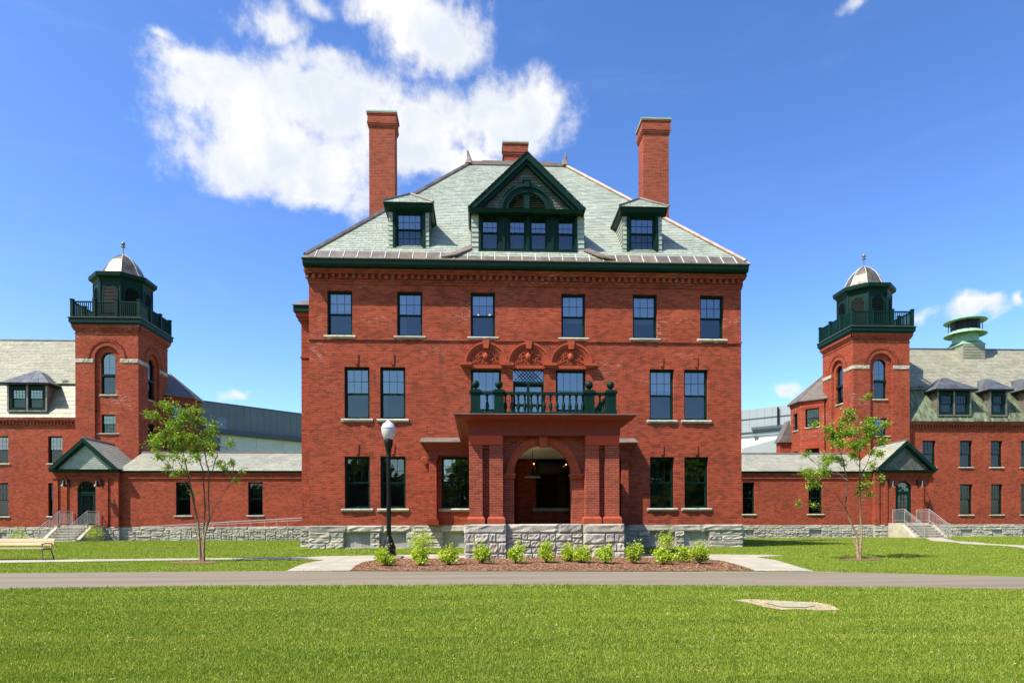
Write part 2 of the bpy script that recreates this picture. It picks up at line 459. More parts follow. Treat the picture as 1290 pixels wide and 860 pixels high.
# ------------------------------------------------------------------ mesh helpers
class MB:
    def __init__(self):
        self.v, self.f, self.m = [], [], []

    def add(self, verts, faces, mi=0):
        o = len(self.v)
        self.v.extend(tuple(p) for p in verts)
        for f in faces:
            self.f.append(tuple(i + o for i in f)); self.m.append(mi)

    def quad(self, a, b, c, d, mi=0):
        self.add((a, b, c, d), ((0, 1, 2, 3),), mi)

    def poly(self, pts, mi=0):
        self.add(pts, (tuple(range(len(pts))),), mi)

    def box(self, x0, x1, y0, y1, z0, z1, mi=0):
        self.add([(x, y, z) for z in (z0, z1) for y in (y0, y1) for x in (x0, x1)],
                 ((0, 2, 3, 1), (4, 5, 7, 6), (0, 1, 5, 4), (2, 6, 7, 3), (0, 4, 6, 2), (1, 3, 7, 5)), mi)

    def prism(self, pts, vec, mi=0):
        """closed polygon swept along vec"""
        n = len(pts)
        q = [tuple(a + b for a, b in zip(p, vec)) for p in pts]
        self.add(list(pts) + q, [tuple(range(n))[::-1], tuple(range(n, 2 * n))] + [(i, (i + 1) % n, n + (i + 1) % n, n + i) for i in range(n)], mi)

    def lathe(self, prof, c, seg=12, mi=0, a0=0.0, caps=True):
        """prof: (radius, z) list about a vertical axis at c"""
        v, f = [], []
        for r, z in prof:
            for k in range(seg):
                a = a0 + 2 * pi * k / seg
                v.append((c[0] + r * cos(a), c[1] + r * sin(a), c[2] + z))
        for i in range(len(prof) - 1):
            for k in range(seg):
                k2 = (k + 1) % seg
                f.append((i * seg + k, i * seg + k2, (i + 1) * seg + k2, (i + 1) * seg + k))
        if caps:
            f.append(tuple(range(seg))[::-1])
            n = (len(prof) - 1) * seg
            f.append(tuple(range(n, n + seg)))
        self.add(v, f, mi)

    def tube(self, pts, rad, seg=6, mi=0):
        """swept tube through pts with a radius per point"""
        pts = [Vector(p) for p in pts]
        if not hasattr(rad, '__len__'):
            rad = [rad] * len(pts)
        v, f = [], []
        for i, p in enumerate(pts):
            d = (pts[min(i + 1, len(pts) - 1)] - pts[max(i - 1, 0)]).normalized()
            s = d.cross(Vector((0, 1, 0.01)) if abs(d.y) < 0.9 else Vector((1, 0, 0))).normalized()
            w = d.cross(s)
            for k in range(seg):
                a = 2 * pi * k / seg
                v.append(p + (s * cos(a) + w * sin(a)) * rad[i])
        for i in range(len(pts) - 1):
            for k in range(seg):
                k2 = (k + 1) % seg
                f.append((i * seg + k, i * seg + k2, (i + 1) * seg + k2, (i + 1) * seg + k))
        f.append(tuple(range(seg))[::-1]); f.append(tuple(range((len(pts) - 1) * seg, len(pts) * seg)))
        self.add(v, f, mi)

    def sphere(self, c, r, seg=10, rings=6, mi=0, sz=1.0):
        prof = [(max(1e-4, r * sin(pi * i / rings)), -r * sz * cos(pi * i / rings)) for i in range(rings + 1)]
        self.lathe(prof, c, seg, mi, caps=False)

    def mesh(self, name, mats, off=(0, 0, 0), smooth=False):
        me = bpy.data.meshes.new(name)
        ox, oy, oz = off
        me.from_pydata([(x - ox, y - oy, z - oz) for x, y, z in self.v], [], self.f)
        if not isinstance(mats, (list, tuple)):
            mats = [mats]
        for mm in mats:
            me.materials.append(mm)
        me.polygons.foreach_set('material_index', self.m)
        if smooth:
            me.polygons.foreach_set('use_smooth', [True] * len(self.f))
            try:
                me.set_sharp_from_angle(angle=radians(40))
            except Exception:
                pass
        me.update()
        return me


def link(name, data, parent=None, loc=(0, 0, 0), rotz=0.0, kind=None):
    o = bpy.data.objects.new(name, data)
    col.objects.link(o)
    o.location = loc
    o.rotation_euler = (0, 0, rotz)
    if parent is not None:
        o.parent = parent
    if kind:
        o['kind'] = kind
    return o


def tag(o, label, cat, group=None):
    o['label'] = label; o['category'] = cat
    if group:
        o['group'] = group
    return o


class Thing:
    """an Empty at the thing's base; meshes given in world coordinates become its parts"""
    def __init__(self, name, base, label, cat, group=None):
        self.base = tuple(base)
        self.o = link(name, None, None, base)
        tag(self.o, label, cat, group)

    def part(self, name, mb, mats, parent=None, smooth=False, kind=None):
        return link(name, mb.mesh(name, mats, self.base, smooth), parent or self.o, kind=kind)

    def put(self, name, me, p, rotz=0.0, parent=None, kind=None):
        """a shared mesh placed at world point p (parents below the thing sit at its base)"""
        return link(name, me, parent or self.o, tuple(a - b for a, b in zip(p, self.base)), rotz, kind)


def structure(name, mb, mats, smooth=False, kind='structure'):
    return link(name, mb.mesh(name, mats, (0, 0, 0), smooth), kind=kind)


class Plane:
    """wall plane: u along the wall, d inward, z up; theta turns the wall (0 = faces the camera)"""
    def __init__(self, x, y, theta=0.0):
        self.o = (x, y); self.th = theta
        self.U = (cos(theta), sin(theta)); self.N = (-sin(theta), cos(theta))

    def p(self, u, d, z):
        return (self.o[0] + self.U[0] * u + self.N[0] * d, self.o[1] + self.U[1] * u + self.N[1] * d, z)


def wall(mb, pl, u0, u1, z0, z1, holes=(), depth=0.26, mi=0, mr=None):
    """holes: (u0,u1,z0,z1) or (u0,u1,z0,spring,'arch')"""
    mr = mi if mr is None else mr
    H = []
    for h in holes:
        top = h[3] + ((h[1] - h[0]) / 2 if len(h) > 4 else 0)
        H.append((h[0], h[1], h[2], top))
    us = sorted({u0, u1, *[x for h in H for x in h[:2]]}); zs = sorted({z0, z1, *[x for h in H for x in h[2:]]})
    us = [u for u in us if u0 - 1e-6 <= u <= u1 + 1e-6]; zs = [z for z in zs if z0 - 1e-6 <= z <= z1 + 1e-6]
    for a, b in zip(us, us[1:]):
        for c, d in zip(zs, zs[1:]):
            mu, mz = (a + b) / 2, (c + d) / 2
            if any(h[0] < mu < h[1] and h[2] < mz < h[3] for h in H):
                continue
            mb.quad(pl.p(a, 0, c), pl.p(b, 0, c), pl.p(b, 0, d), pl.p(a, 0, d), mi)
    for h, hb in zip(holes, H):
        a, b, c = h[0], h[1], h[2]
        s = h[3]
        mb.quad(pl.p(a, 0, c), pl.p(a, depth, c), pl.p(a, depth, s), pl.p(a, 0, s), mr)
        mb.quad(pl.p(b, 0, c), pl.p(b, 0, s), pl.p(b, depth, s), pl.p(b, depth, c), mr)
        mb.quad(pl.p(a, 0, c), pl.p(b, 0, c), pl.p(b, depth, c), pl.p(a, depth, c), mr)
        if len(h) == 4:
            mb.quad(pl.p(a, 0, s), pl.p(a, depth, s), pl.p(b, depth, s), pl.p(b, 0, s), mr)
        else:
            r = (b - a) / 2; m = (a + b) / 2; n = 14
            arc = [(m - r * cos(pi * i / n), s + r * sin(pi * i / n)) for i in range(n + 1)]
            for (xa, za), (xb, zb) in zip(arc, arc[1:]):
                mb.quad(pl.p(xa, 0, za), pl.p(xb, 0, zb), pl.p(xb, 0, s + r), pl.p(xa, 0, s + r), mi)
                mb.quad(pl.p(xa, 0, za), pl.p(xa, depth, za), pl.p(xb, depth, zb), pl.p(xb, 0, zb), mr)


def pbox(mb, pl, u0, u1, d0, d1, z0, z1, mi=0):
    v = [pl.p(u, d, z) for z in (z0, z1) for d in (d0, d1) for u in (u0, u1)]
    mb.add(v, ((0, 2, 3, 1), (4, 5, 7, 6), (0, 1, 5, 4), (2, 6, 7, 3), (0, 4, 6, 2), (1, 3, 7, 5)), mi)


def arch_band(mb, pl, m, s, r0, r1, d0, d1, mi=0, n=16, a0=0.0, a1=pi):
    """half-ring of thickness r0..r1 standing d0..d1 from the wall"""
    ang = [a0 + (a1 - a0) * i / n for i in range(n + 1)]
    for i in range(n):
        ca, sa, cb, sb = cos(ang[i]), sin(ang[i]), cos(ang[i + 1]), sin(ang[i + 1])
        A = lambda r, d, c, q: pl.p(m + r * c, d, s + r * q)
        mb.quad(A(r0, d0, ca, sa), A(r1, d0, ca, sa), A(r1, d0, cb, sb), A(r0, d0, cb, sb), mi)
        mb.quad(A(r1, d0, ca, sa), A(r1, d1, ca, sa), A(r1, d1, cb, sb), A(r1, d0, cb, sb), mi)
        mb.quad(A(r0, d0, ca, sa), A(r0, d0, cb, sb), A(r0, d1, cb, sb), A(r0, d1, ca, sa), mi)
    for a in (a0, a1):
        c, q = cos(a), sin(a)
        mb.quad(pl.p(m + r0 * c, d0, s + r0 * q), pl.p(m + r0 * c, d1, s + r0 * q), pl.p(m + r1 * c, d1, s + r1 * q), pl.p(m + r1 * c, d0, s + r1 * q), mi)


def slates(mb, A, B, Cc, D, w=0.26, e=0.2, lift=0.02, mi=0, jitter=0.0):
    """courses of slates on the plane quad A(left eave) B(right eave) C(right top) D(left top)"""
    A, B, Cc, D = map(Vector, (A, B, Cc, D))
    up = (D - A) if (D - A).length > 1e-6 else (Cc - B)
    ex = (B - A).normalized()
    nrm = ex.cross((D - A) + (Cc - B)).normalized()
    if nrm.z < 0:
        nrm = -nrm
    sl = ((D - A) - ex * (D - A).dot(ex)).length
    rows = max(1, int(round(sl / e)))
    for r in range(rows):
        t0, t1 = r / rows, (r + 1) / rows
        l0, r0 = A.lerp(D, t0), B.lerp(Cc, t0)
        l1, r1 = A.lerp(D, t1), B.lerp(Cc, t1)
        xl0, xr0, xl1, xr1 = (q - A).dot(ex) if False else 0, 0, 0, 0
        a0, b0 = (l0 - A).dot(ex), (r0 - A).dot(ex)
        a1, b1 = (l1 - A).dot(ex), (r1 - A).dot(ex)
        base0 = l0 - ex * a0; base1 = l1 - ex * a1
        lo, hi = min(a0, a1), max(b0, b1)
        x = lo - random.random() * w
        while x < hi:
            ww = w * random.uniform(0.75, 1.2)
            xs, xe = x, x + ww - 0.008
            p0, q0 = max(xs, a0), min(xe, b0); p1, q1 = max(xs, a1), min(xe, b1)
            x += ww
            if q0 - p0 < 0.01 and q1 - p1 < 0.01:
                continue
            if q0 < p0: p0 = q0 = min(max((p0 + q0) / 2, a0), b0)
            if q1 < p1: p1 = q1 = min(max((p1 + q1) / 2, a1), b1)
            k = nrm * (lift + random.uniform(-0.004, 0.006)); j = nrm * 0.003
            v0, v1 = base0 + ex * p0, base0 + ex * q0
            v2, v3 = base1 + ex * q1, base1 + ex * p1
            mb.add((v0 + k, v1 + k, v2 + j, v3 + j, v0 - j, v1 - j), ((0, 1, 2, 3), (4, 5, 1, 0)), mi)


# stone blocks with a rock-faced front: unit meshes, front at y = -0.5, scaled per stone
def make_stone_variants(n=9):
    out = []
    for k in range(n):
        r = random.Random(100 + k)
        mb = MB()
        nx, nz = 6, 4
        g = []
        for j in range(nz + 1):
            for i in range(nx + 1):
                x = i / nx - 0.5; z = j / nz - 0.5
                edge = i in (0, nx) or j in (0, nz)
                y = -0.24 if edge else -0.45 - r.uniform(-0.11, 0.11)
                if not edge:
                    x += r.uniform(-0.04, 0.04) + (0.09 if i == 1 else -0.09 if i == nx - 1 else 0) * -1; z += r.uniform(-0.04, 0.04) + (-0.11 if j == 1 else 0.11 if j == nz - 1 else 0)
                g.append((x, y, z))
        f = [(j * (nx + 1) + i, j * (nx + 1) + i + 1, (j + 1) * (nx + 1) + i + 1, (j + 1) * (nx + 1) + i) for j in range(nz) for i in range(nx)]
        mb.add(g, f)
        b = [(-.5, .5, -.5), (.5, .5, -.5), (.5, .5, .5), (-.5, .5, .5)]
        c = [(-.5, -.24, -.5), (.5, -.24, -.5), (.5, -.24, .5), (-.5, -.24, .5)]
        mb.add(b + c, ((4, 0, 1, 5), (5, 1, 2, 6), (6, 2, 3, 7), (7, 3, 0, 4)))
        out.append(mb.mesh('stone', GRANITE))
    return out


STONES = make_stone_variants()


def stone_wall(T, parent, pl, u0, u1, z0, z1, cap=0.3, holes=(), thick=0.2, proud=0.05, small=1.0, seed=0, capname='stone'):
    """rock-faced ashlar: long cap stones over random rubble courses; every stone is its own object"""
    r = random.Random(seed)
    made = []

    def put(a, b, c, d):
        g = 0.022
        if b - a < 0.06 or d - c < 0.05:
            return
        pr = proud * r.uniform(0.7, 1.2)
        p = pl.p((a + b) / 2, -pr + 0.5 * thick, (c + d) / 2)
        o = T.put('stone', r.choice(STONES), p, pl.th, parent)
        o.scale = (b - a - g, thick * r.uniform(0.8, 1.25), d - c - g)
        made.append(o)

    def blocked(a, b, c, d):
        return any(a < h[1] - 1e-4 and b > h[0] + 1e-4 and c < h[3] - 1e-4 and d > h[2] + 1e-4 for h in holes)
    if cap > 0:
        x = u0
        while x < u1 - 1e-6:
            L = r.uniform(1.1, 1.9) * (0.7 + 0.3 * small)
            if u1 - x - L < 0.5:
                L = u1 - x
            put(x, x + L, z1 - cap, z1); x += L
    zt = z1 - cap
    # columns between the holes
    xs = sorted({u0, u1, *[h[0] for h in holes], *[h[1] for h in holes]})
    for a, b in zip(xs, xs[1:]):
        m = (a + b) / 2
        hs = [h for h in holes if h[0] < m < h[1]]
        lo, hi = z0, zt
        segs = [(lo, hi)]
        for h in hs:
            segs = [s for q in segs for s in ((q[0], min(q[1], h[2])), (max(q[0], h[3]), q[1])) if s[1] - s[0] > 0.05]
        for lo, hi in segs:
            x = a
            while x < b - 1e-6:
                L = r.uniform(0.75, 1.3) * small
                if b - x - L < 0.35 * small:
                    L = b - x
                H = hi - lo
                k = r.random()
                nr = max(1, round(H / r.choice((0.19, 0.22, 0.27))))
                zz = [lo] + [lo + H * (q + r.uniform(-0.2, 0.2)) / nr for q in range(1, nr)] + [hi]
                cuts = list(zip(zz, zz[1:]))
                for c, d in cuts:
                    if L > 0.55 * small and r.random() < 0.6:
                        s = x + L * r.uniform(0.3, 0.7)
                        put(x, s, c, d); put(s, x + L, c, d)
                    else:
                        put(x, x + L, c, d)
                x += L
    return made


# ------------------------------------------------------------------ windows
_wcache = {}


def window_meshes(w, h, style, glass_top, glass_low, fr, mun, arch, split):
    key = (round(w, 3), round(h, 3), style, glass_top.name, glass_low.name, arch, split)
    if key in _wcache:
        return _wcache[key]
    F = Plane(0, 0, 0)
    a, b = -w / 2, w / 2
    hs = h - w / 2 if arch else h          # spring height
    frame = MB()
    pbox(frame, F, a, a + fr, 0, 0.12, 0, hs); pbox(frame, F, b - fr, b, 0, 0.12, 0, hs)
    pbox(frame, F, a + fr, b - fr, -0.004, 0.116, 0, fr)
    if arch:
        arch_band(frame, F, 0, hs, w / 2 - fr, w / 2, 0.0, 0.12, n=12)
    else:
        pbox(frame, F, a + fr, b - fr, -0.004, 0.116, h - fr, h)
    zm = h * split                          # meeting rail
    up, lo = MB(), MB()
    g, g2 = a + fr, b - fr
    s = 0.045
    # upper sash
    z0, z1 = zm - 0.02, (hs if arch else h - fr)
    pbox(up, F, g, g + s, 0.04, 0.09, z0, z1); pbox(up, F, g2 - s, g2, 0.04, 0.09, z0, z1)
    pbox(up, F, g + s, g2 - s, 0.036, 0.086, z0, z0 + s)
    if not arch:
        pbox(up, F, g + s, g2 - s, 0.036, 0.086, z1 - s, z1)
    nx, nz = mun
    for i in range(1, nx):
        x = g + (g2 - g) * i / nx
        pbox(up, F, x - 0.007, x + 0.007, 0.05, 0.082, z0 + s, z1 + (w / 2 - fr if arch else -s))
    for i in range(1, nz):
        z = z0 + (z1 - z0) * i / nz
        pbox(up, F, g + s, g2 - s, 0.053, 0.079, z - 0.007, z + 0.007)
    # lower sash, set behind
    z0, z1 = fr, zm
    pbox(lo, F, g, g + s, 0.08, 0.12, z0, z1); pbox(lo, F, g2 - s, g2, 0.08, 0.12, z0, z1)
    pbox(lo, F, g + s, g2 - s, 0.076, 0.116, z0, z0 + s * 1.3); pbox(lo, F, g + s, g2 - s, 0.076, 0.116, z1 - s, z1)
    if style == 'grid2':
        for i in range(1, nx):
            x = g + (g2 - g) * i / nx
            pbox(lo, F, x - 0.011, x + 0.011, 0.088, 0.112, z0 + s * 1.3, z1 - s)
        for i in range(1, nz):
            z = z0 + (z1 - z0) * i / nz
            pbox(lo, F, g + s, g2 - s, 0.091, 0.11, z - 0.011, z + 0.011)
    pu, plw = MB(), MB()
    if arch:
        n = 12
        r = w / 2 - fr
        pu.poly([F.p(g, 0.066, zm), F.p(g2, 0.066, zm)] + [F.p(r * cos(pi * i / n), 0.066, hs + r * sin(pi * i / n)) for i in range(n + 1)])
    else:
        pu.quad(F.p(g, 0.066, zm), F.p(g2, 0.066, zm), F.p(g2, 0.066, h - fr), F.p(g, 0.066, h - fr))
    plw.quad(F.p(g, 0.1, fr), F.p(g2, 0.1, fr), F.p(g2, 0.1, zm), F.p(g, 0.1, zm))
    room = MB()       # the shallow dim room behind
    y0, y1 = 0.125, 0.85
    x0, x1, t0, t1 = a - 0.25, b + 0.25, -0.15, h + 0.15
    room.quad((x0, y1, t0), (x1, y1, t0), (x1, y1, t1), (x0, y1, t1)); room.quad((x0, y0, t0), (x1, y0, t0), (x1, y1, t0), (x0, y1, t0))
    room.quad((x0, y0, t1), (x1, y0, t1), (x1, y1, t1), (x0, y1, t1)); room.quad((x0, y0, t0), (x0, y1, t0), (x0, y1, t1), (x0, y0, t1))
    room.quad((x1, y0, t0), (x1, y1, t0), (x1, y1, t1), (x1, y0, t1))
    sill = MB()
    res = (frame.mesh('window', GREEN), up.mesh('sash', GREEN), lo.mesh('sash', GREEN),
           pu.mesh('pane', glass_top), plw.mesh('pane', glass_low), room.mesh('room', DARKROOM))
    _wcache[key] = res
    return res


_sills = {}


def sill_mesh(w, hgt=0.13, seed=0):
    key = (round(w, 2), seed)
    if key not in _sills:
        mb = MB()
        r = random.Random(seed)
        n = 7
        xs = [-w / 2 + w * i / n for i in range(n + 1)]
        rows = []
        for i, x in enumerate(xs):
            e = 0.03 if i in (0, n) else 0.0
            f = -0.085 - r.uniform(-0.02, 0.035) + e
            f2 = -0.05 - r.uniform(-0.01, 0.02) + e
            rows.append([(x, 0.12, -0.0), (x, -0.055 + e, 0.0), (x, f, -0.05), (x, f2, -hgt + 0.01), (x, 0.02, -hgt)])
        v = [p for q in rows for p in q]
        f = [(i * 5 + k, (i + 1) * 5 + k, (i + 1) * 5 + k + 1, i * 5 + k + 1) for i in range(n) for k in range(4)]
        f += [tuple(range(5)), tuple(range(n * 5, n * 5 + 5))[::-1]]
        mb.add(v, f)
        _sills[key] = mb.mesh('sill', SILLSTONE)
    return _sills[key]


def window(T, pl, u0, u1, z0, z1, inset=0.15, style='plain', mun=(3, 2), gt=None, gl=None, fr=0.05, arch=False, split=0.5, sill=True, parent=None, room=True, sill_w=0.28, blind=False):
    gt = gt or GLASS; gl = gl or GLASSLOW
    w, h = u1 - u0, z1 - z0
    ms = window_meshes(w, h, style, gt, gl, fr, mun, arch, split)
    p = pl.p((u0 + u1) / 2, inset, z0)
    wo = T.put('window', ms[0], p, pl.th, parent)
    if blind and random.random() < 0.6:
        bm_ = MB(); hz = h * random.choice((0.25, 0.4, 0.5, 0.62)); a_ = -w / 2 + 0.03; b_ = w / 2 - 0.03
        k_ = random.random()
        if k_ < 0.45: bm_.quad((a_, 0.2, h - hz), (b_, 0.2, h - hz), (b_, 0.2, h - 0.02), (a_, 0.2, h - 0.02))
        else:
            e_ = a_ + w * random.uniform(0.2, 0.42)
            n_ = 5
            for i_ in range(n_):
                u0_, u1_ = a_ + (e_ - a_) * i_ / n_, a_ + (e_ - a_) * (i_ + 1) / n_
                bm_.quad((u0_, 0.2 + 0.03 * (i_ % 2), 0.05), (u1_, 0.2 + 0.03 * ((i_ + 1) % 2), 0.05), (u1_, 0.2 + 0.03 * ((i_ + 1) % 2), h - 0.02), (u0_, 0.2 + 0.03 * (i_ % 2), h - 0.02))
        link('blind', bm_.mesh('blind', BLIND), wo)
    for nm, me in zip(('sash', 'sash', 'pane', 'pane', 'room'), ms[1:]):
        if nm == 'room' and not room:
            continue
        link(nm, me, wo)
    if sill:
        link('sill', sill_mesh(w + sill_w, seed=random.randrange(3)), wo, (0, -inset, 0.0))
    return wo


# ================================================================== GROUND
def gz(y):
    return min(0.0, (y + 2.0) * 0.025) if y > -30 else -0.7


def interp(pts, x):
    return float(np.interp(x, [p[0] for p in pts], [p[1] for p in pts]))


mb = MB()
ys = [-400, -120, -30.0] + [-30 + i for i in range(1, 28)] + [-2, 0, 10, 40, 120, 400, 1500]
xs = [-1500, -400, -120, -60, -30, -15, 0, 15, 30, 60, 120, 400, 1500]
for a, b in zip(xs, xs[1:]):
    for c, d in zip(ys, ys[1:]):
        mb.quad((a, c, gz(c)), (b, c, gz(c)), (b, d, gz(d)), (a, d, gz(d)))
structure('lawn', mb, LAWN)

ROADTOP = [(-120, -11.6), (-40, -11.4), (-13.7, -11.06), (-8, -10.95), (-1.25, -11.4), (3.67, -11.81), (6.46, -12.15), (7.7, -12.6), (8.94, -13.2), (9.95, -13.64), (14, -15.4), (22, -19.5), (40, -30)]
ROADBOT = [(-120, -14.9), (-40, -14.8), (-11.3, -14.43), (-6.9, -14.17), (-1.39, -14.39), (2.6, -14.8), (4.82, -15.15), (6.5, -15.46), (8.1, -15.85), (10, -16.6), (14, -18.5), (22, -22.8), (40, -33.5)]


def sheet(name, pts, mat, z=0.004, kind='structure'):
    """flat paved area from an outline, following the ground"""
    bm = bmesh.new()
    vs = [bm.verts.new((x, y, 0)) for x, y in pts]
    bm.faces.new(vs)
    bmesh.ops.triangulate(bm, faces=bm.faces[:])
    ylo, yhi = min(p[1] for p in pts), max(p[1] for p in pts)
    for yc in [-30 + i for i in range(0, 29)] + [-2]:
        if ylo < yc < yhi:
            bmesh.ops.bisect_plane(bm, geom=bm.verts[:] + bm.edges[:] + bm.faces[:], plane_co=(0, yc, 0), plane_no=(0, 1, 0))
    for v in bm.verts:
        v.co.z = gz(v.co.y) + z
    bmesh.ops.recalc_face_normals(bm, faces=bm.faces[:])
    if bm.faces and sum(f.normal.z for f in bm.faces) < 0:
        bmesh.ops.reverse_faces(bm, faces=bm.faces[:])
    me = bpy.data.meshes.new(name); bm.to_mesh(me); bm.free()
    me.materials.append(mat)
    return link(name, me, kind=kind)


def strip(name, top, bot, mat, z, x0, x1, n=120, grow=0.0, edge=0.0):
    mb = MB()
    X = [x0 + (x1 - x0) * i / n for i in range(n + 1)]
    m = 5
    rows = []
    for x in X:
        a = interp(top, x) + grow + edge * random.uniform(-1, 1); b = interp(bot, x) - grow - edge * random.uniform(-1, 1)
        rows.append([(x, b + (a - b) * j / m, gz(b + (a - b) * j / m) + z) for j in range(m + 1)])
    for i in range(n):
        for j in range(m):
            mb.quad(rows[i][j], rows[i + 1][j], rows[i + 1][j + 1], rows[i][j + 1])
    return structure(name, mb, mat)


strip('road_shoulder', ROADTOP, ROADBOT, SOIL, 0.004, -60, 36, 400, grow=0.06, edge=0.09)
strip('road', ROADTOP, ROADBOT, ROAD, 0.010, -110, 38, 160)

PATH_L = [(-6.85, -11.0), (-6.96, -9.95), (-7.06, -8.75), (-6.97, -7.87), (-6.78, -7.28), (-7.41, -6.9), (-9.8, -6.8), (-11.85, -7.03), (-14.0, -7.35), (-16.1, -7.65), (-24, -8.3), (-24, -7.3),
          (-16.92, -6.6), (-14.35, -6.4), (-12.1, -6.2), (-10.0, -6.1), (-8.1, -5.85), (-7.2, -5.45), (-5.54, -5.1), (-3.29, -4.75), (-2.55, -4.7), (-2.55, -6.9), (-4.66, -6.85), (-5.21, -7.3), (-5.45, -8.14), (-5.44, -9.55), (-5.28, -11.0)]
PATH_R = [(6.08, -12.0), (6.26, -10.97), (6.8, -8.31), (6.73, -7.07), (7.97, -6.41), (7.69, -5.95), (5.69, -5.5), (4.4, -5.2), (2.55, -5.1), (2.55, -6.95), (4.3, -7.1), (4.94, -7.91), (5.11, -8.62), (4.94, -10.3), (4.72, -11.75)]
PATH_FAR = [(24.9, 10.6), (24.0, 9.0), (23.0, 6.0), (21.3, 3.4), (20.3, -0.5), (19.1, -2.9), (20.2, -3.0), (21.4, -0.9), (22.5, 3.2), (24.1, 5.8), (25.2, 8.9), (32.6, 20.4), (31.6, 20.9)]
sheet('footpath_west', PATH_L, PATHMAT, 0.014)
sheet('footpath_east', PATH_R, PATHMAT, 0.014)
sheet('footpath_to_steps', PATH_FAR, PATHMAT, 0.014)
BED = [(-5.28, -11.05), (-5.42, -9.6), (-5.40, -8.2), (-5.15, -7.35), (-4.6, -6.9), (-3.2, -6.95), (-2.4, -6.6), (2.4, -6.6), (3.4, -6.95), (4.3, -7.2), (4.9, -8.0), (5.05, -8.7), (4.9, -10.2), (4.70, -11.7), (2.5, -11.65), (0, -11.45), (-2.5, -11.3)]
sheet('planting_bed', BED, MULCH, 0.018)
TREE_RINGS = [(-10.38, -7.9, 0.75, 0.5), (9.53, -8.1, 0.72, 0.5)]
for k, (x, y, rx, ry) in enumerate(TREE_RINGS):
    sheet('mulch_ring', [(x + rx * cos(i * pi / 8) * random.uniform(.8, 1.1), y + ry * sin(i * pi / 8) * random.uniform(.8, 1.1)) for i in range(16)], MULCH, 0.012)
sheet('bare_soil', [(2.12, -16.9), (2.25, -17.3), (2.30, -17.75), (2.45, -18.05), (2.7, -18.0), (2.95, -18.15), (3.29, -18.12), (3.42, -17.7), (3.38, -17.29), (3.15, -17.2), (2.94, -17.1), (2.51, -16.85)], SOIL, 0.012)
sheet('buried_slab', [(2.5, -17.35), (2.55, -17.8), (2.88, -17.88), (3.15, -17.70), (3.17, -17.39), (2.9, -17.3)], OLDSLAB, 0.022)

# ================================================================== MAIN BUILDING
B = Thing('main_building', (0, 8, 0), 'large three storey red brick building with slate hip roof and tall chimneys', 'building')
FRONT = Plane(0, 0, 0)
HW = 9.1
W3 = [(-8.353, -7.323), (-5.48, -4.432), (-2.42, -1.394), (1.394, 2.42), (4.432, 5.48), (7.323, 8.353)]
W2 = [(-7.658, -6.628), (-6.187, -5.146), (5.146, 6.187), (6.628, 7.658)]
BAL = [(-2.42, -1.15), (-0.65, 0.65), (1.15, 2.42)]
H3, H2, H1 = (8.84, 10.706), (5.39, 7.55), (1.667, 3.83)
SIDEW = [(-3.66, -1.95), (1.95, 3.66)]
ENTRYW = [(0.3, 1.75)]
DOORW = (-1.35, -0.45)
holes = [(a, b, *H3) for a, b in W3] + [(a, b, *H2) for a, b in W2] + [(a, b, *H1) for a, b in W2] + [(a, b, *H1) for a, b in SIDEW + ENTRYW]
holes += [(BAL[0][0], BAL[0][1], 4.9, 7.5), (BAL[1][0], BAL[1][1], 4.45, 7.5), (BAL[2][0], BAL[2][1], 4.9, 7.5), (*DOORW, 0.98, 3.3)]
mb = MB()
wall(mb, FRONT, -HW, HW, 0.97, 11.5, holes)
wall(mb, Plane(-HW, 16, -pi / 2), 0, 16, 0.97, 11.5)
wall(mb, Plane(HW, 0, pi / 2), 0, 16, 0.97, 11.5)
wall(mb, Plane(HW, 16, pi), 0, 2 * HW, 0.97, 11.5)
# string course and shallow flat-arch keys
pbox(mb, FRONT, -HW - 0.03, HW + 0.03, -0.045, 0.0, 8.66, 8.74)
for a, b in W2:
    for top in (7.55, 3.83):
        m = (a + b) / 2
        mb.prism([(m - 0.055, -0.035, top + 0.10), (m + 0.055, -0.035, top + 0.10), (m + 0.075, -0.035, top + 0.52), (m - 0.075, -0.035, top + 0.52)], (0, 0.03, 0))
brick_wall = B.part('wall', mb, BRICK)

# corbelled brick cornice
mb = MB()
for (o, z0, z1) in ((0.05, 10.97, 11.06), (0.09, 11.06, 11.14), (0.24, 11.34, 11.42), (0.29, 11.42, 11.52)):
    mb.box(-HW - o * 0.5, HW + o * 0.5, -o, 16 + o, z0, z1)
mb.box(-HW - 0.06, HW + 0.06, -0.06, 16.06, 11.14, 11.34)
cor = B.part('cornice', mb, BRICK)
mb = MB()
x = -HW - 0.1
while x < HW + 0.02:
    mb.box(x, x + 0.125, -0.19, -0.055, 11.15, 11.335); x += 0.27
B.part('dentil_course', mb, BRICK, cor, kind='stuff')
mb = MB()
mb.prism([(-9.22, -0.47, 11.535), (-9.22, -0.53, 11.62), (-9.22, -0.56, 11.78), (-9.22, -0.1, 11.79), (-9.22, -0.1, 11.525)], (18.44, 0, 0))
mb.box(-9.26, -9.05, -0.1, 16.4, 11.53, 11.76); mb.box(9.05, 9.26, -0.1, 16.4, 11.53, 11.76)
mb.box(-9.21, 9.21, -0.30, 16.3, 11.522, 11.56)
B.part('eaves_fascia', mb, GREEN)

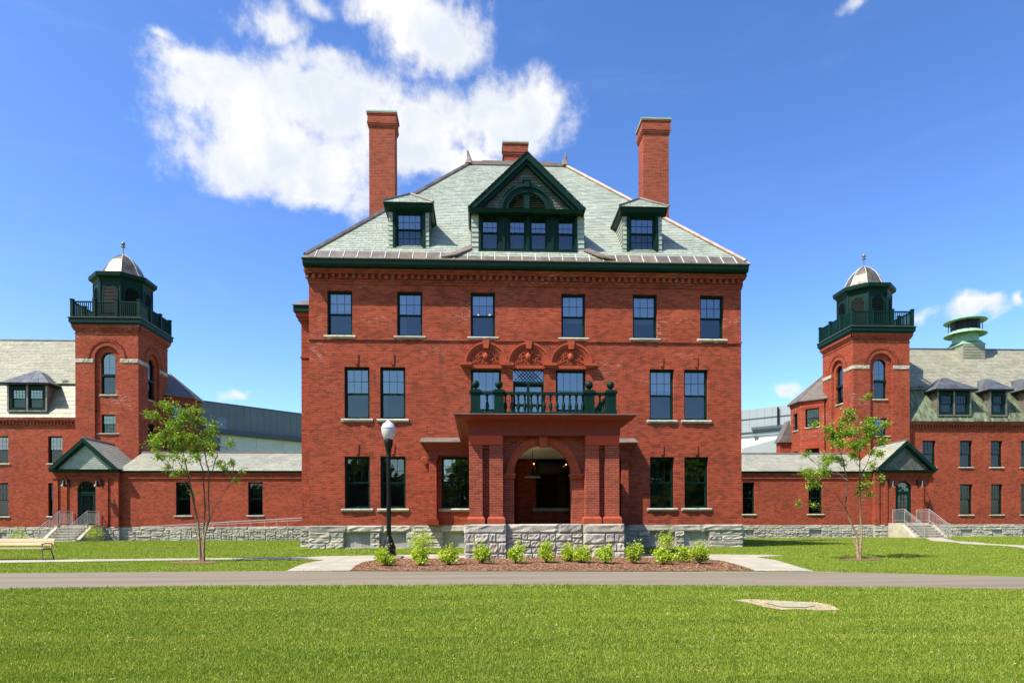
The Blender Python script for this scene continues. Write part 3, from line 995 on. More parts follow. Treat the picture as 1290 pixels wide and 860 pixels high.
# roof: hipped, ridge at y 8
EX, EY0, EY1, EZ = 9.27, -0.56, 16.5, 11.80
RX, RY, RZ = 2.6, 8.0, 20.45
def on_roof_z(y):
    return EZ + (y - EY0) * (RZ - EZ) / (RY - EY0)
mb = MB()
A, Bq, C2, D2 = (-EX, EY0, EZ), (EX, EY0, EZ), (EX, EY1, EZ), (-EX, EY1, EZ)
R1, R2 = (-RX, RY, RZ), (RX, RY, RZ)
mb.quad(A, Bq, R2, R1); mb.poly((Bq, C2, R2)); mb.quad(C2, D2, R1, R2); mb.poly((D2, A, R1))
roof = B.part('roof', mb, MORTAR)
ts = 0.055     # copper strip above the eave ends here
def lerp3(a, b, t):
    return tuple(x + (y - x) * t for x, y in zip(a, b))
mb = MB()
slates(mb, lerp3(A, R1, ts), lerp3(Bq, R2, ts), R2, R1, 0.24, 0.185)
slates(mb, lerp3(D2, R1, ts), lerp3(A, R1, ts), R1, R1, 0.28, 0.2)
slates(mb, lerp3(Bq, R2, ts), lerp3(C2, R2, ts), R2, R2, 0.28, 0.2)
slates(mb, lerp3(C2, R2, ts), lerp3(D2, R1, ts), R1, R2, 0.4, 0.3)
B.part('slate_courses', mb, SLATE, roof, kind='stuff')
# copper panels along the eave, each with its standing seam
npan = 33
pa, pb, qa, qb = A, Bq, lerp3(A, R1, ts), lerp3(Bq, R2, ts)
for i in range(npan):
    t0, t1 = i / npan, (i + 1) / npan
    p0, p1 = lerp3(pa, pb, t0), lerp3(pa, pb, t1)
    q0, q1 = (min(max(p0[0], qa[0]), qb[0]), qa[1], qa[2]), (min(max(p1[0], qa[0]), qb[0]), qa[1], qa[2])
    mb = MB()
    up = (0, -0.025, 0.03)
    mb.prism([p0, p1, q1, q0], up, 0)
    s0, s1 = (p1[0] - 0.015, p1[1], p1[2]), (p1[0] + 0.012, p1[1], p1[2])
    mb.prism([s0, s1, (q1[0] + 0.012, q1[1], q1[2]), (q1[0] - 0.015, q1[1], q1[2])], (0, -0.04, 0.05), 1)
    B.part('panel', mb, [COPPER, SEAM], roof)
for (a, b, c, d, n) in ((D2, A, lerp3(A, R1, ts), lerp3(D2, R1, ts), 1), (Bq, C2, lerp3(C2, R2, ts), lerp3(Bq, R2, ts), 1)):
    mb = MB(); mb.prism([a, b, c, d], (0, 0, 0.035)); B.part('panel', mb, COPPER, roof)
for s in (-1, 1):
    for (e, nm) in ((EY0, 'front'), (EY1, 'rear')):
        mb = MB()
        a = Vector((s * EX, e, EZ)); b = Vector((s * RX, RY, RZ))
        mb.tube([a.lerp(b, 0.02) + Vector((0, 0, 0.03)), b + Vector((0, 0, 0.04))], 0.11, 6)
        B.part('hip_flashing', mb, COPPERNEW if s > 0 else COPPER, roof)
    mb = MB()       # horn at each end of the ridge
    mb.tube([(s * RX, RY, RZ), (s * RX, RY, RZ + 0.35), (s * (RX + 0.08), RY, RZ + 0.75)], [0.26, 0.10, 0.05], 6)
    B.part('ridge_horn', mb, COPPERNEW, roof)
mb = MB(); mb.box(-RX, RX, RY - 0.14, RY + 0.14, RZ - 0.05, RZ + 0.13); mb.box(-1.9, 1.9, RY - 0.05, RY + 0.05, RZ + 0.13, RZ + 0.22)
B.part('ridge_cap', mb, COPPERNEW, roof)

# chimneys
def chimney(x0, x1, y0, y1, z0, z1):
    mb = MB()
    mb.box(x0, x1, y0, y1, z0, z1 - 0.75)
    for o, a, b in ((0.035, 0.75, 0.66), (0.065, 0.66, 0.57), (0.09, 0.57, 0.48), (0.07, 0.48, 0.12), (0.11, 0.12, 0.05)):
        mb.box(x0 - o, x1 + o, y0 - o, y1 + o, z1 - a, z1 - b)
    c = B.part('chimney', mb, BRICK_OLD)
    mb = MB(); mb.box(x0 - 0.12, x1 + 0.12, y0 - 0.12, y1 + 0.12, z1 - 0.049, z1 + 0.03)
    for k in (0.3, 0.7):
        mb.lathe([(0.13, 0), (0.12, 0.05)], (x0 + (x1 - x0) * k, (y0 + y1) / 2, z1 + 0.03), 8)
    B.part('cap', mb, VENTGREEN, c)
chimney(-7.52, -6.25, 5.45, 6.35, 13.5, 21.55)
chimney(6.28, 7.58, 5.45, 6.55, 13.5, 21.55)
chimney(-0.62, 0.66, 10.0, 10.9, 16.0, 22.85)

# small dormers
def dormer(xc):
    yf = 0.28
    T = B
    mb = MB()
    w = 0.83
    pl = Plane(xc, yf, 0)
    wall(mb, pl, -w, w, 12.52, 14.25, [(-0.56, 0.56, 12.66, 14.14)], 0.1, 1, 1)
    for s in (-1, 1):
        mb.prism([(xc + s * w, yf, 12.4), (xc + s * w, yf, 14.3), (xc + s * w, yf + 2.3, 14.3), (xc + s * w, yf + 2.3, 14.0)], (-s * 0.05, 0, 0), 0)
    d = T.part('dormer', mb, [SLATE_GREY, GREEN])
    mb = MB()       # slate-hung strips each side of the window
    for s in (-1, 1):
        for k in range(8):
            a, b = sorted((xc + s * 0.62, xc + s * (w + 0.01)))
            mb.add([(a, yf - 0.035, 12.55 + k * 0.2), (b, yf - 0.035, 12.55 + k * 0.2), (b, yf - 0.012, 12.74 + k * 0.2), (a, yf - 0.012, 12.74 + k * 0.2), (a, yf, 12.55 + k * 0.2), (b, yf, 12.55 + k * 0.2)], ((0, 1, 2, 3), (4, 5, 1, 0)))
        for k in range(9):
            for j in range(8):
                y = yf + j * 0.24
                z = 12.55 + k * 0.2
                if z > on_roof_z(y) - 0.2:
                    mb.quad((xc + s * (w + 0.03), y, z), (xc + s * (w + 0.03), y + 0.23, z), (xc + s * (w + 0.005), y + 0.23, z + 0.195), (xc + s * (w + 0.005), y, z + 0.195))
    T.part('slate_hanging', mb, SLATE, d, kind='stuff')
    mb = MB()
    mb.box(xc - 0.68, xc - 0.57, yf - 0.05, yf + 0.05, 12.6, 14.2); mb.box(xc + 0.57, xc + 0.68, yf - 0.05, yf + 0.05, 12.6, 14.2)
    mb.box(xc - 0.9, xc + 0.9, yf - 0.09, yf + 0.1, 12.50, 12.60)
    ez = 14.36
    mb.prism([(xc - 1.0, yf - 0.34, ez), (xc - 1.0, yf - 0.28, ez - 0.16), (xc - 1.0, yf, ez - 0.24), (xc - 1.0, yf, ez)], (2.0, 0, 0))
    for s in (-1, 1):
        mb.prism([(xc + s * 1.0, yf - 0.34, ez), (xc + s * 0.96, yf - 0.3, ez - 0.14), (xc + s * w, yf, ez - 0.24), (xc + s * w, yf + 2.5, ez - 0.24), (xc + s * 1.0, yf + 2.5, ez)], (0, 0, 0.012))
    T.part('dormer_trim', mb, GREEN, d)
    # hipped roof of the dormer
    mb = MB(); ap = (xc, yf + 0.55, 15.15); bk = (xc, 3.2, 15.15)
    e = [(xc - 1.05, yf - 0.38, ez + 0.01), (xc + 1.05, yf - 0.38, ez + 0.01)]
    eb = [(xc - 1.05, 2.4, ez + 0.01), (xc + 1.05, 2.4, ez + 0.01)]
    mb.poly((e[0], e[1], ap)); mb.quad(e[1], eb[1], bk, ap); mb.quad(eb[0], e[0], ap, bk)
    mb.poly((e[0], e[1], eb[1], eb[0]))
    rf = T.part('dormer_roof', mb, GREEN, d)
    mb = MB()
    slates(mb, e[0], e[1], ap, ap, 0.25, 0.19); slates(mb, e[1], eb[1], bk, ap, 0.25, 0.19); slates(mb, eb[0], e[0], ap, bk, 0.25, 0.19)
    T.part('slate_courses', mb, SLATE, d, kind='stuff')
    for q in e:
        mb = MB(); mb.tube([Vector(q) + Vector((0, 0, 0.03)), Vector(ap) + Vector((0, 0, 0.03))], 0.065, 5); T.part('hip_flashing', mb, COPPER, d)
    mb = MB(); mb.tube([Vector(ap) + Vector((0, 0, 0.03)), Vector(bk) + Vector((0, 0, 0.03))], 0.065, 5); T.part('ridge_cap', mb, COPPER, d)
    ms = window_meshes(1.12, 1.48, 'grid2', GLASS, GLASSLOW, 0.06, (4, 2), False, 0.52)
    for nm, me in zip(('window', 'sash', 'sash', 'pane', 'pane', 'room'), ms):
        T.put(nm, me, (xc, yf + 0.03, 12.66), 0, d)
dormer(-5.0); dormer(4.92)

# big central gable
GY = 0.05
mb = MB()
pl = Plane(0, GY, 0)
GW = [(-1.98, -1.22), (-0.83, -0.07), (0.07, 0.83), (1.22, 1.98)]
wall(mb, pl, -2.36, 2.36, 12.3, 14.12, [(a, b, 12.52, 14.0) for a, b in GW], 0.1, 0, 0)
for s in (-1, 1):
    mb.prism([(s * 2.36, GY, 12.3), (s * 2.36, GY, 14.2), (s * 2.36, 2.6, 14.2)], (-s * 0.05, 0, 0), 1)
gab = B.part('gable_dormer', mb, [GREEN, SLATE_GREY])
mb = MB()
for s in (-1, 1):
    for k in range(8):
        z = 12.42 + k * 0.205
        a, b = sorted((s * 2.08, s * 2.375))
        mb.add([(a, GY - 0.045, z), (b, GY - 0.045, z), (b, GY - 0.015, z + 0.2), (a, GY - 0.015, z + 0.2), (a, GY, z), (b, GY, z)], ((0, 1, 2, 3), (4, 5, 1, 0)))
        for j in range(10):
            y = GY + j * 0.24
            if z > on_roof_z(y) - 0.25:
                mb.quad((s * 2.40, y, z), (s * 2.40, y + 0.23, z), (s * 2.37, y + 0.23, z + 0.2), (s * 2.37, y, z + 0.2))
B.part('slate_hanging', mb, SLATE, gab, kind='stuff')
mb = MB()       # posts, cornice and sill board
for x in (-2.03, -1.03, 0.0, 1.03, 2.03):
    mb.box(x - 0.05, x + 0.05, GY - 0.06, GY, 12.45, 14.0)
mb.box(-2.1, 2.1, GY - 0.10, GY, 12.38, 12.47)
GC, GE, GP, GH = -0.055, 14.08, 16.42, 2.42      # centre, eaves, peak, half width
mb.prism([(GC - GH, GY - 0.42, GE), (GC - GH, GY - 0.36, GE - 0.15), (GC - GH + 0.1, GY - 0.02, GE - 0.10), (GC - GH + 0.1, GY - 0.02, GE)], (2 * GH - 0.1, 0, 0))
for q in (-1, 1):
    mb.prism([(GC + q * (GH - 0.01), GY - 0.40, GE - 0.02), (GC + q * 2.38, GY, GE - 0.2), (GC + q * 2.38, 2.7, GE - 0.2), (GC + q * (GH - 0.01), 2.7, GE - 0.02)], (-q * 0.02, 0, 0.03))
B.part('gable_cornice', mb, GREEN, gab)
mb = MB()
mb.poly([(GC - GH + 0.1, GY - 0.02, GE), (GC + GH - 0.1, GY - 0.02, GE), (GC, GY - 0.02, GP - 0.1)])
tym = B.part('gable_wall', mb, SLATE_WALL, gab)
mb = MB()       # small wall slates of the pediment
z = GE + 0.02
while z < GP - 0.3:
    half = (GH - 0.12) * (GP - 0.3 - z) / (GP - GE)
    x = GC - half - random.random() * 0.2
    while x < GC + half:
        w = random.uniform(0.14, 0.2)
        a, b = max(x, GC - half), min(x + w - 0.006, GC + half); x += w
        if b - a > 0.02:
            mb.add([(a, GY - 0.055, z), (b, GY - 0.055, z), (b, GY - 0.03, z + 0.13), (a, GY - 0.03, z + 0.13), (a, GY - 0.02, z), (b, GY - 0.02, z)], ((0, 1, 2, 3), (4, 5, 1, 0)))
    z += 0.122
B.part('slate_hanging', mb, SLATE_WALL, gab, kind='stuff')
for q in (-1, 1):       # raking boards with the roof behind them
    mb = MB()
    a = (GC + q * GH, GY - 0.36, GE); b = (GC, GY - 0.36, GP)
    mb.prism([a, b, (GC, GY - 0.36, GP - 0.24), (GC + q * (GH - 0.25), GY - 0.36, GE + 0.02)], (0, 0.10, 0))
    mb.prism([(GC + q * (GH - 0.14), GY - 0.26, GE + 0.03), (GC, GY - 0.26, GP - 0.12), (GC, GY - 0.26, GP - 0.42), (GC + q * (GH - 0.46), GY - 0.26, GE + 0.03)], (0, 0.2, 0))
    mb.prism([a, b, (GC, 4.2, GP), (GC + q * GH, 2.5, GE)], (q * 0.03, 0, 0.04))
    B.part('bargeboard', mb, GREEN, gab)
    mb = MB()
    P0, P1 = (GC + q * (GH + 0.03), GY - 0.40, GE + 0.05), (GC + q * (GH + 0.03), 2.6, GE + 0.05); P2, P3 = (GC, 4.5, GP + 0.06), (GC, GY - 0.40, GP + 0.06)
    if q > 0: slates(mb, P0, P1, P2, P3, 0.25, 0.19)
    else: slates(mb, P1, P0, P3, P2, 0.25, 0.19)
    B.part('slate_courses', mb, SLATE, gab, kind='stuff')
mb = MB()       # lunette
LPl = Plane(GC, GY - 0.02, 0)
arch_band(mb, LPl, 0, GE, 0.80, 1.02, -0.14, 0.02, n=22)
arch_band(mb, LPl, 0, GE, 1.02, 1.15, -0.20, 0.0, n=22)
mb.box(GC - 0.12, GC + 0.12, GY - 0.12, GY + 0.02, GE, GE + 0.82)
mb.prism([(GC - 0.09, GY - 0.27, GE + 0.98), (GC + 0.09, GY - 0.27, GE + 0.98), (GC + 0.12, GY - 0.27, GE + 1.24), (GC - 0.12, GY - 0.27, GE + 1.24)], (0, 0.2, 0))
mb.box(GC - 0.17, GC + 0.17, GY - 0.29, GY, GE + 1.24, GE + 1.31)
B.part('lunette', mb, GREEN, gab)
mb = MB()
for k in range(9):
    z = GE + 0.03 + k * 0.088; r = sqrt(max(0.0, 0.80 ** 2 - (z + 0.05 - GE) ** 2))
    for q in (-1, 1):
        if r > 0.16:
            a, b = sorted((GC + q * 0.12, GC + q * r))
            mb.prism([(a, GY - 0.10, z), (a, GY - 0.09, z - 0.012), (a, GY - 0.05, z + 0.05), (a, GY - 0.06, z + 0.062)], (b - a, 0, 0))
B.part('louver', mb, LOUVER, gab, kind='stuff')
mb = MB(); arc = [(GC + 0.8 * cos(pi * i / 16), GY - 0.027, GE + 0.8 * sin(pi * i / 16)) for i in range(17)]
mb.poly(arc); B.part('louver_back', mb, BLACK, gab)
ms = window_meshes(0.76, 1.48, 'plain', GLASS, GLASSLOW, 0.05, (3, 3), False, 0.5)
for a, b in GW:
    for nm, me in zip(('window', 'sash', 'sash', 'pane', 'pane', 'room'), ms):
        B.put(nm, me, ((a + b) / 2, GY + 0.03, 12.52), 0, gab)
# flared slate apron and copper valleys below the gable
mb = MB()
p = [(-3.35, EY0 + 0.24, 12.08), (3.35, EY0 + 0.24, 12.08), (2.4, 0.0, 12.44), (-2.4, 0.0, 12.44)]
mb.poly(p); ap_ = B.part('apron', mb, COPPER, gab)
mb = MB(); slates(mb, *p, 0.25, 0.19); B.part('slate_courses', mb, SLATE, gab, kind='stuff')
for s in (-1, 1):
    mb = MB()
    mb.prism([(s * 3.6, EY0 + 0.05, 11.92), (s * 3.05, EY0 + 0.02, 12.0), (s * 2.36, 0.0, 12.50), (s * 2.42, 0.25, 12.75)], (0, -0.02, 0.05))
    B.part('valley_flashing', mb, COPPERNEW, gab)

# windows of the front
for a, b in W3:
    window(B, FRONT, a, b, *H3, style='plain', mun=(3, 2), blind=True)
for a, b in W2:
    window(B, FRONT, a, b, *H2, style='plain', mun=(3, 2), blind=True)
    window(B, FRONT, a, b, *H1, style='plain', mun=(3, 2), gt=GLASSGF, gl=GLASSLOW)
for a, b in SIDEW:
    window(B, FRONT, a, b, *H1, style='plain', mun=(4, 3), gt=GLASS, gl=GLASSGF, split=0.52)
window(B, FRONT, *ENTRYW[0], *H1, style='plain', mun=(1, 1), gt=GLASSLOW, gl=GLASSLOW)
for k in (0, 2):
    window(B, FRONT, BAL[k][0], BAL[k][1], 4.9, 7.5, style='plain', mun=(4, 2), split=0.36, sill=False)
# balcony door with lattice transom
wdoor = window(B, FRONT, *BAL[1], 4.45, 6.9, style='plain', mun=(2, 1), split=0.15, sill=False)
mb = MB()
mb.box(-0.65, 0.65, 0.08, 0.2, 6.9, 7.0)
for i in range(9):
    x = -0.6 + i * 0.15
    for s in (-1, 1):
        a = (x, 0.13, 7.02); b = (x + s * 0.46, 0.13, 7.48)
        if -0.62 <= b[0] <= 0.62:
            mb.tube([a, b], 0.011, 4)
mb.box(-0.05, 0.05, 0.08, 0.2, 4.5, 6.9); mb.box(-0.62, 0.62, 0.07, 0.19, 6.0, 6.06)
tr = B.part('transom', mb, GREEN, wdoor)
tr.location = Vector(tr.location) - Vector(wdoor.location)
mb = MB(); mb.quad((-0.65, 0.16, 7.0), (0.65, 0.16, 7.0), (0.65, 0.16, 7.5), (-0.65, 0.16, 7.5))
tp = B.part('pane', mb, GLASS, wdoor); tp.location = -Vector(wdoor.location)
mb = MB(); mb.box(*DOORW, 0.1, 0.16, 0.98, 3.3); dr = B.part('door', mb, REDPAINT)
mb = MB(); mb.box(-1.28, -1.2, 0.02, 0.1, 1.95, 2.45); B.part('handle', mb, BLACK, dr)

# the ceiling lamps that show through the upper windows
for (x, z) in ((-2.1, 9.95), (-1.62, 9.96), (1.86, 9.95)):
    mb = MB(); mb.sphere((x, 0.62, z), 0.042, 8, 6)
    B.part('ceiling_lamp', mb, BULB_GLINT)

# terracotta arches over the balcony
mb = MB()
for a, b in BAL:
    m = (a + b) / 2
    for r0, r1, d in ((0.66, 0.72, 0.06), (0.72, 0.82, 0.10), (0.82, 0.90, 0.15)):
        arch_band(mb, FRONT, m, 7.71, r0, r1, -d, 0.0, n=20)
    mb.box(m - 0.70, m + 0.70, -0.08, 0.0, 7.52, 7.66)
    mb.prism([(m - 0.10, -0.2, 8.32), (m + 0.10, -0.2, 8.32), (m + 0.15, -0.2, 8.66), (m - 0.15, -0.2, 8.66)], (0, 0.2, 0))
for x in (-2.62, -0.9, 0.9, 2.62):
    w = 0.24 if abs(x) > 2 else 0.27
    mb.box(x - w, x + w, -0.20, 0.0, 7.63, 7.74); mb.box(x - w + 0.05, x + w - 0.05, -0.14, 0.0, 7.55, 7.63)
ah = B.part('arch_hood', mb, TERRA)
mb = MB()       # carved tympana: cartouche, scrolls and leaves
for a, b in BAL:
    m = (a + b) / 2
    mb.poly([(m + 0.67 * cos(pi * i / 16), -0.012, 7.70 + 0.67 * sin(pi * i / 16)) for i in range(17)])
tymp = B.part('tympanum', mb, TERRA, ah)
for a, b in BAL:
    m = (a + b) / 2
    mb = MB()
    mb.sphere((m, -0.03, 8.02), 0.135, 10, 8, sz=1.3)
    for s in (-1, 1):
        def spiral(cx, cz, r0, turns, w, a0=0.0):
            n = int(12 * turns)
            pts = [(m + s * (cx + r0 * (1 - 0.75 * i / n) * cos(a0 + 2 * pi * turns * i / n)), -0.05, cz + r0 * (1 - 0.75 * i / n) * sin(a0 + 2 * pi * turns * i / n)) for i in range(n + 1)]
            mb.tube(pts, [w * (1 - 0.4 * i / n) for i in range(n + 1)], 5)
        spiral(0.20, 8.08, 0.13, 1.2, 0.035, -1.2)
        spiral(0.36, 7.86, 0.10, 1.3, 0.028, 1.0)
        spiral(0.50, 7.80, 0.07, 1.2, 0.022, 2.2)
        spiral(0.16, 7.82, 0.07, 1.2, 0.025, 0.4)
        spiral(0.42, 8.07, 0.07, 1.1, 0.022, 2.8)
        for k in range(7):
            x = m + s * random.uniform(0.1, 0.56); z = 7.74 + random.random() * 0.42
            if (x - m) ** 2 + (z - 7.7) ** 2 < 0.58 ** 2:
                mb.sphere((x, -0.03, z), random.uniform(0.022, 0.045), 6, 4)
    mb.box(m - 0.64, m + 0.64, -0.05, -0.01, 7.705, 7.74)
    B.part('ornament', mb, TERRA, ah)

# entablature either side of the porch
mb = MB()
mb.box(-4.14, 4.14, -0.48, 0.0, 3.84, 4.02)
mb.prism([(-4.20, -0.50, 4.02), (-4.20, -0.56, 4.10), (-4.20, -0.70, 4.24), (-4.20, -0.74, 4.33), (-4.20, 0.0, 4.33), (-4.20, 0.0, 4.02)], (8.40, 0, 0))
for s in (-1, 1):
    mb.prism([(s * 4.20, -0.52, 4.02), (s * 4.28, -0.6, 4.12), (s * 4.40, -0.72, 4.24), (s * 4.44, -0.74, 4.33), (s * 4.2, -0.74, 4.33)], (0, 0.74, 0))
en = B.part('entablature', mb, REDPAINT)
mb = MB()
mb.prism([(-4.48, -0.78, 4.335), (-4.48, 0.0, 4.335), (-4.48, 0.0, 4.62), (-4.48, -0.02, 4.62), (-4.48, -0.78, 4.36)], (8.96, 0, 0))
B.part('copper_hood', mb, COPPER, en)
for s in (-1, 1):
    for xa, xb in ((3.84, 4.14), (1.93, 1.72)):
        mb = MB(); a, b = sorted((s * xa, s * xb))
        mb.box(a, b, -0.40, 0.0, 0.97, 3.84)
        B.part('pilaster', mb, BRICK, en)
        mb = MB()
        mb.box(a - 0.09, b + 0.09, -0.49, 0.0, 0.975, 1.16); mb.box(a - 0.05, b + 0.05, -0.45, 0.0, 1.16, 1.23)
        mb.box(a - 0.04, b + 0.04, -0.44, 0.0, 3.62, 3.70); mb.box(a - 0.07, b + 0.07, -0.47, 0.0, 3.70, 3.838)
        B.part('pilaster_base', mb, REDPAINT, en)
    mb = MB()
    cx = s * 4.33
    pts = [(cx + s * 0.13 * (1 - i / 22) * cos(i * 0.55), -0.12, 3.66 + 0.13 * (1 - i / 22) * sin(i * 0.55)) for i in range(18)]
    mb.tube(pts, 0.045, 6); mb.sphere((cx, -0.12, 3.66), 0.05, 8, 6)
    B.part('scroll', mb, TERRA, en)

# side bay on the left
bay = MB()
bay.box(-10.22, -9.0, 3.0, 7.0, 0.97, 10.75)
bay.box(-10.26, -9.0, 2.96, 7.04, 8.66, 8.74)
for o, z0, z1 in ((0.05, 10.25, 10.35), (0.12, 10.35, 10.5), (0.2, 10.5, 10.7)):
    bay.box(-10.22 - o, -9.05, 3.0 - o, 7 + o, z0, z1)
by = B.part('side_bay', bay, BRICK)
mb = MB(); mb.box(-10.5, -9.05, 2.7, 7.3, 10.7, 10.98); B.part('bay_fascia', mb, GREEN, by)
mb = MB(); mb.prism([(-10.55, 2.65, 10.985), (-9.1, 2.65, 10.985), (-9.1, 4.2, 11.95), (-9.6, 4.2, 11.95)], (0, 0.001, 0.02)); mb.quad((-10.55, 2.65, 11.0), (-9.6, 4.2, 11.97), (-9.6, 5.8, 11.97), (-10.55, 7.35, 11.0))
B.part('bay_roof', mb, COPPER, by)

# granite base with blocked basement windows
mb = MB()
bh = [(a - 0.02, b + 0.02, 0.06, 0.66) for a, b in W2] + [(-3.6, -2.6, 0.06, 0.66)]
wall(mb, Plane(0, -0.03, 0), -HW - 0.03, HW + 0.03, -0.25, 0.968, bh, 0.16)
mb.quad((-HW - 0.03, -0.03, 0.968), (HW + 0.03, -0.03, 0.968), (HW + 0.03, 0.2, 0.968), (-HW - 0.03, 0.2, 0.968))
wall(mb, Plane(-HW - 0.03, 16, -pi / 2), 0, 16.03, -0.25, 0.968); wall(mb, Plane(HW + 0.03, -0.03, pi / 2), 0, 16.03, -0.25, 0.968)
mb.box(-10.27, -9.2, 2.95, 7.05, -0.25, 0.968)
fd = B.part('foundation', mb, MORTAR)
stone_wall(B, fd, Plane(0, -0.03, 0), -HW - 0.05, HW + 0.05, -0.02, 0.972, 0.28, bh, seed=5)
stone_wall(B, fd, Plane(-10.28, 2.95, 0), 0, 1.1, -0.02, 0.972, 0.28, seed=6)
stone_wall(B, fd, Plane(HW + 0.03, -0.03, pi / 2), 0, 6, -0.02, 0.972, 0.28, seed=7)
for h in bh:
    mb = MB(); n = 3
    for i in range(n):
        a = h[0] + (h[1] - h[0]) * i / n
        mb.box(a + 0.004, a + (h[1] - h[0]) / n - 0.004, 0.10, 0.17, h[2], h[3])
    B.part('basement_infill', mb, PANELGREY, fd)
# ------------------------------------------------------------------ porch with balcony (a part of the main building)
PF = -7.0
mb = MB()
APL = Plane(-0.03, PF + 0.33, 0)
wall(mb, APL, -1.33, 1.36, 0.97, 3.74, [(-0.93, 0.93, 0.97, 2.57, 'arch')], 0.42)
mb.box(-2.33, -2.0, -3.3, 0.0, 0.97, 3.85); mb.box(-2.33, -2.0, -6.5, -5.9, 0.97, 3.85); mb.box(-2.33, -2.0, -5.9, -3.3, 3.6, 3.85); mb.box(2.0, 2.33, -6.5, -2.6, 0.97, 3.85); mb.box(2.0, 2.33, -1.2, 0.0, 0.97, 3.85); mb.box(2.0, 2.33, -2.6, -1.2, 3.3, 3.85)
mb.quad((-1.36, PF + 0.75, 0.97), (-2.3, PF + 0.75, 0.97), (-2.3, PF + 0.75, 3.8), (-1.36, PF + 0.75, 3.8))
mb.quad((1.36, PF + 0.75, 0.97), (2.3, PF + 0.75, 0.97), (2.3, PF + 0.75, 3.8), (1.36, PF + 0.75, 3.8))
porch = B.part('porch', mb, BRICK_OLD)
for a, b in ((-2.38, -1.96), (-1.745, -1.325), (1.285, 1.715), (1.905, 2.355)):
    mb = MB(); mb.box(a, b, PF, PF + 0.72, 0.97, 3.44); B.part('pier', mb, BRICK_OLD, porch)
    mb = MB()
    mb.box(a - 0.07, b + 0.07, PF - 0.07, PF + 0.74, 0.972, 1.13)
    mb.prism([(a - 0.07, PF - 0.07, 1.13), (b + 0.07, PF - 0.07, 1.13), (b + 0.02, PF - 0.02, 1.20), (a - 0.02, PF - 0.02, 1.20)], (0, 0.75, 0))
    B.part('pier_base', mb, TERRA, porch)
for a, b in ((-1.96, -1.745), (1.715, 1.905)):
    mb = MB(); mb.box(a, b, PF + 0.2, PF + 0.7, 0.97, 3.44); mb.box(a - 0.01, b + 0.01, PF + 0.1, PF + 0.2, 3.34, 3.438)
    B.part('pier_recess', mb, BRICK_OLD, porch)
for a, b in ((-2.385, -1.32), (1.28, 2.36)):
    mb = MB(); mb.box(a, b, PF - 0.012, PF + 0.7, 3.442, 3.735); B.part('lintel', mb, REDLEAD, porch)
mb = MB()
for r0, r1, d in ((0.93, 1.0, 0.04), (1.0, 1.11, 0.06), (1.11, 1.16, 0.09)):
    arch_band(mb, APL, 0, 2.57, r0, r1, -d, 0.02, n=24)
mb.prism([(-0.03 - 0.11, PF + 0.14, 3.40), (-0.03 + 0.11, PF + 0.14, 3.40), (-0.03 + 0.14, PF + 0.14, 3.735), (-0.03 - 0.14, PF + 0.14, 3.735)], (0, 0.2, 0))
B.part('arch_ring', mb, TERRA, porch)
for s in (-1, 1):
    mb = MB(); a, b = sorted((s * 0.88, s * 1.30))
    mb.box(-0.03 + a, -0.03 + b, PF + 0.19, PF + 0.78, 2.50, 2.57); mb.box(-0.03 + a + 0.03, -0.03 + b - 0.02, PF + 0.23, PF + 0.76, 2.42, 2.50)
    mb.tube([(-0.03 + s * 1.15, PF + 0.22, 2.57), (-0.03 + s * 1.15, PF + 0.22, 2.72)], [0.05, 0.01], 6)
    B.part('impost', mb, TERRA, porch)
mb = MB()       # entablature with coved cornice on three sides
mb.box(-2.385, 2.385, PF + 0.0, -0.78, 3.738, 4.02)
def cove(mb, o0, o1):
    prof = [(0.0, 4.0), (0.04, 4.05), (0.11, 4.12), (0.26, 4.19), (0.33, 4.20), (0.37, 4.25), (0.43, 4.30), (0.43, 4.32)]
    for (p0, z0), (p1, z1) in zip(prof, prof[1:]):
        A0 = [(-2.385 - p0, -0.78, z0), (-2.385 - p0, PF - p0, z0), (2.385 + p0, PF - p0, z0), (2.385 + p0, -0.78, z0)]
        A1 = [(-2.385 - p1, -0.78, z1), (-2.385 - p1, PF - p1, z1), (2.385 + p1, PF - p1, z1), (2.385 + p1, -0.78, z1)]
        for i in range(3):
            mb.quad(A0[i], A0[i + 1], A1[i + 1], A1[i])
cove(mb, 0, 0)
cn = B.part('porch_cornice', mb, REDPAINT, porch)
mb = MB(); mb.box(-2.84, 2.84, PF - 0.455, 0.0, 4.322, 4.345); B.part('balcony_deck', mb, COPPERNEW, porch)
mb = MB(); mb.box(-1.99, 1.99, PF + 0.76, -0.50, 3.69, 3.73); B.part('porch_ceiling', mb, CREAM, porch)
mb = MB(); mb.box(-2.42, 2.42, PF + 0.30, -0.05, 0.956, 0.968); B.part('porch_floor', mb, STEPCONC, porch)
mb = MB()
mb.box(-2.5, -1.24, PF - 0.06, -0.1, -0.4, 0.955); mb.box(1.22, 2.49, PF - 0.06, -0.1, -0.4, 0.955); mb.box(-1.24, 1.22, PF + 0.10, -0.1, -0.4, 0.955)
pf = B.part('porch_base', mb, MORTAR, porch)
for (u0, u1, y, sd, cap) in ((-2.52, -1.22, PF - 0.06, 11, .30), (-1.22, 1.20, PF + 0.10, 22, .30), (1.20, 2.50, PF - 0.06, 13, .30)):
    stone_wall(B, porch, Plane(0, y, 0), u0, u1, -0.22, 0.972, cap, small=0.62, seed=sd, thick=0.16)
stone_wall(B, porch, Plane(-2.5, -0.1, -pi / 2), 0, 6.96, -0.2, 0.972, 0.3, small=1.0, seed=14, thick=0.14)
stone_wall(B, porch, Plane(2.49, PF - 0.06, pi / 2), 0, 6.96, -0.2, 0.972, 0.3, small=1.0, seed=15, thick=0.14)

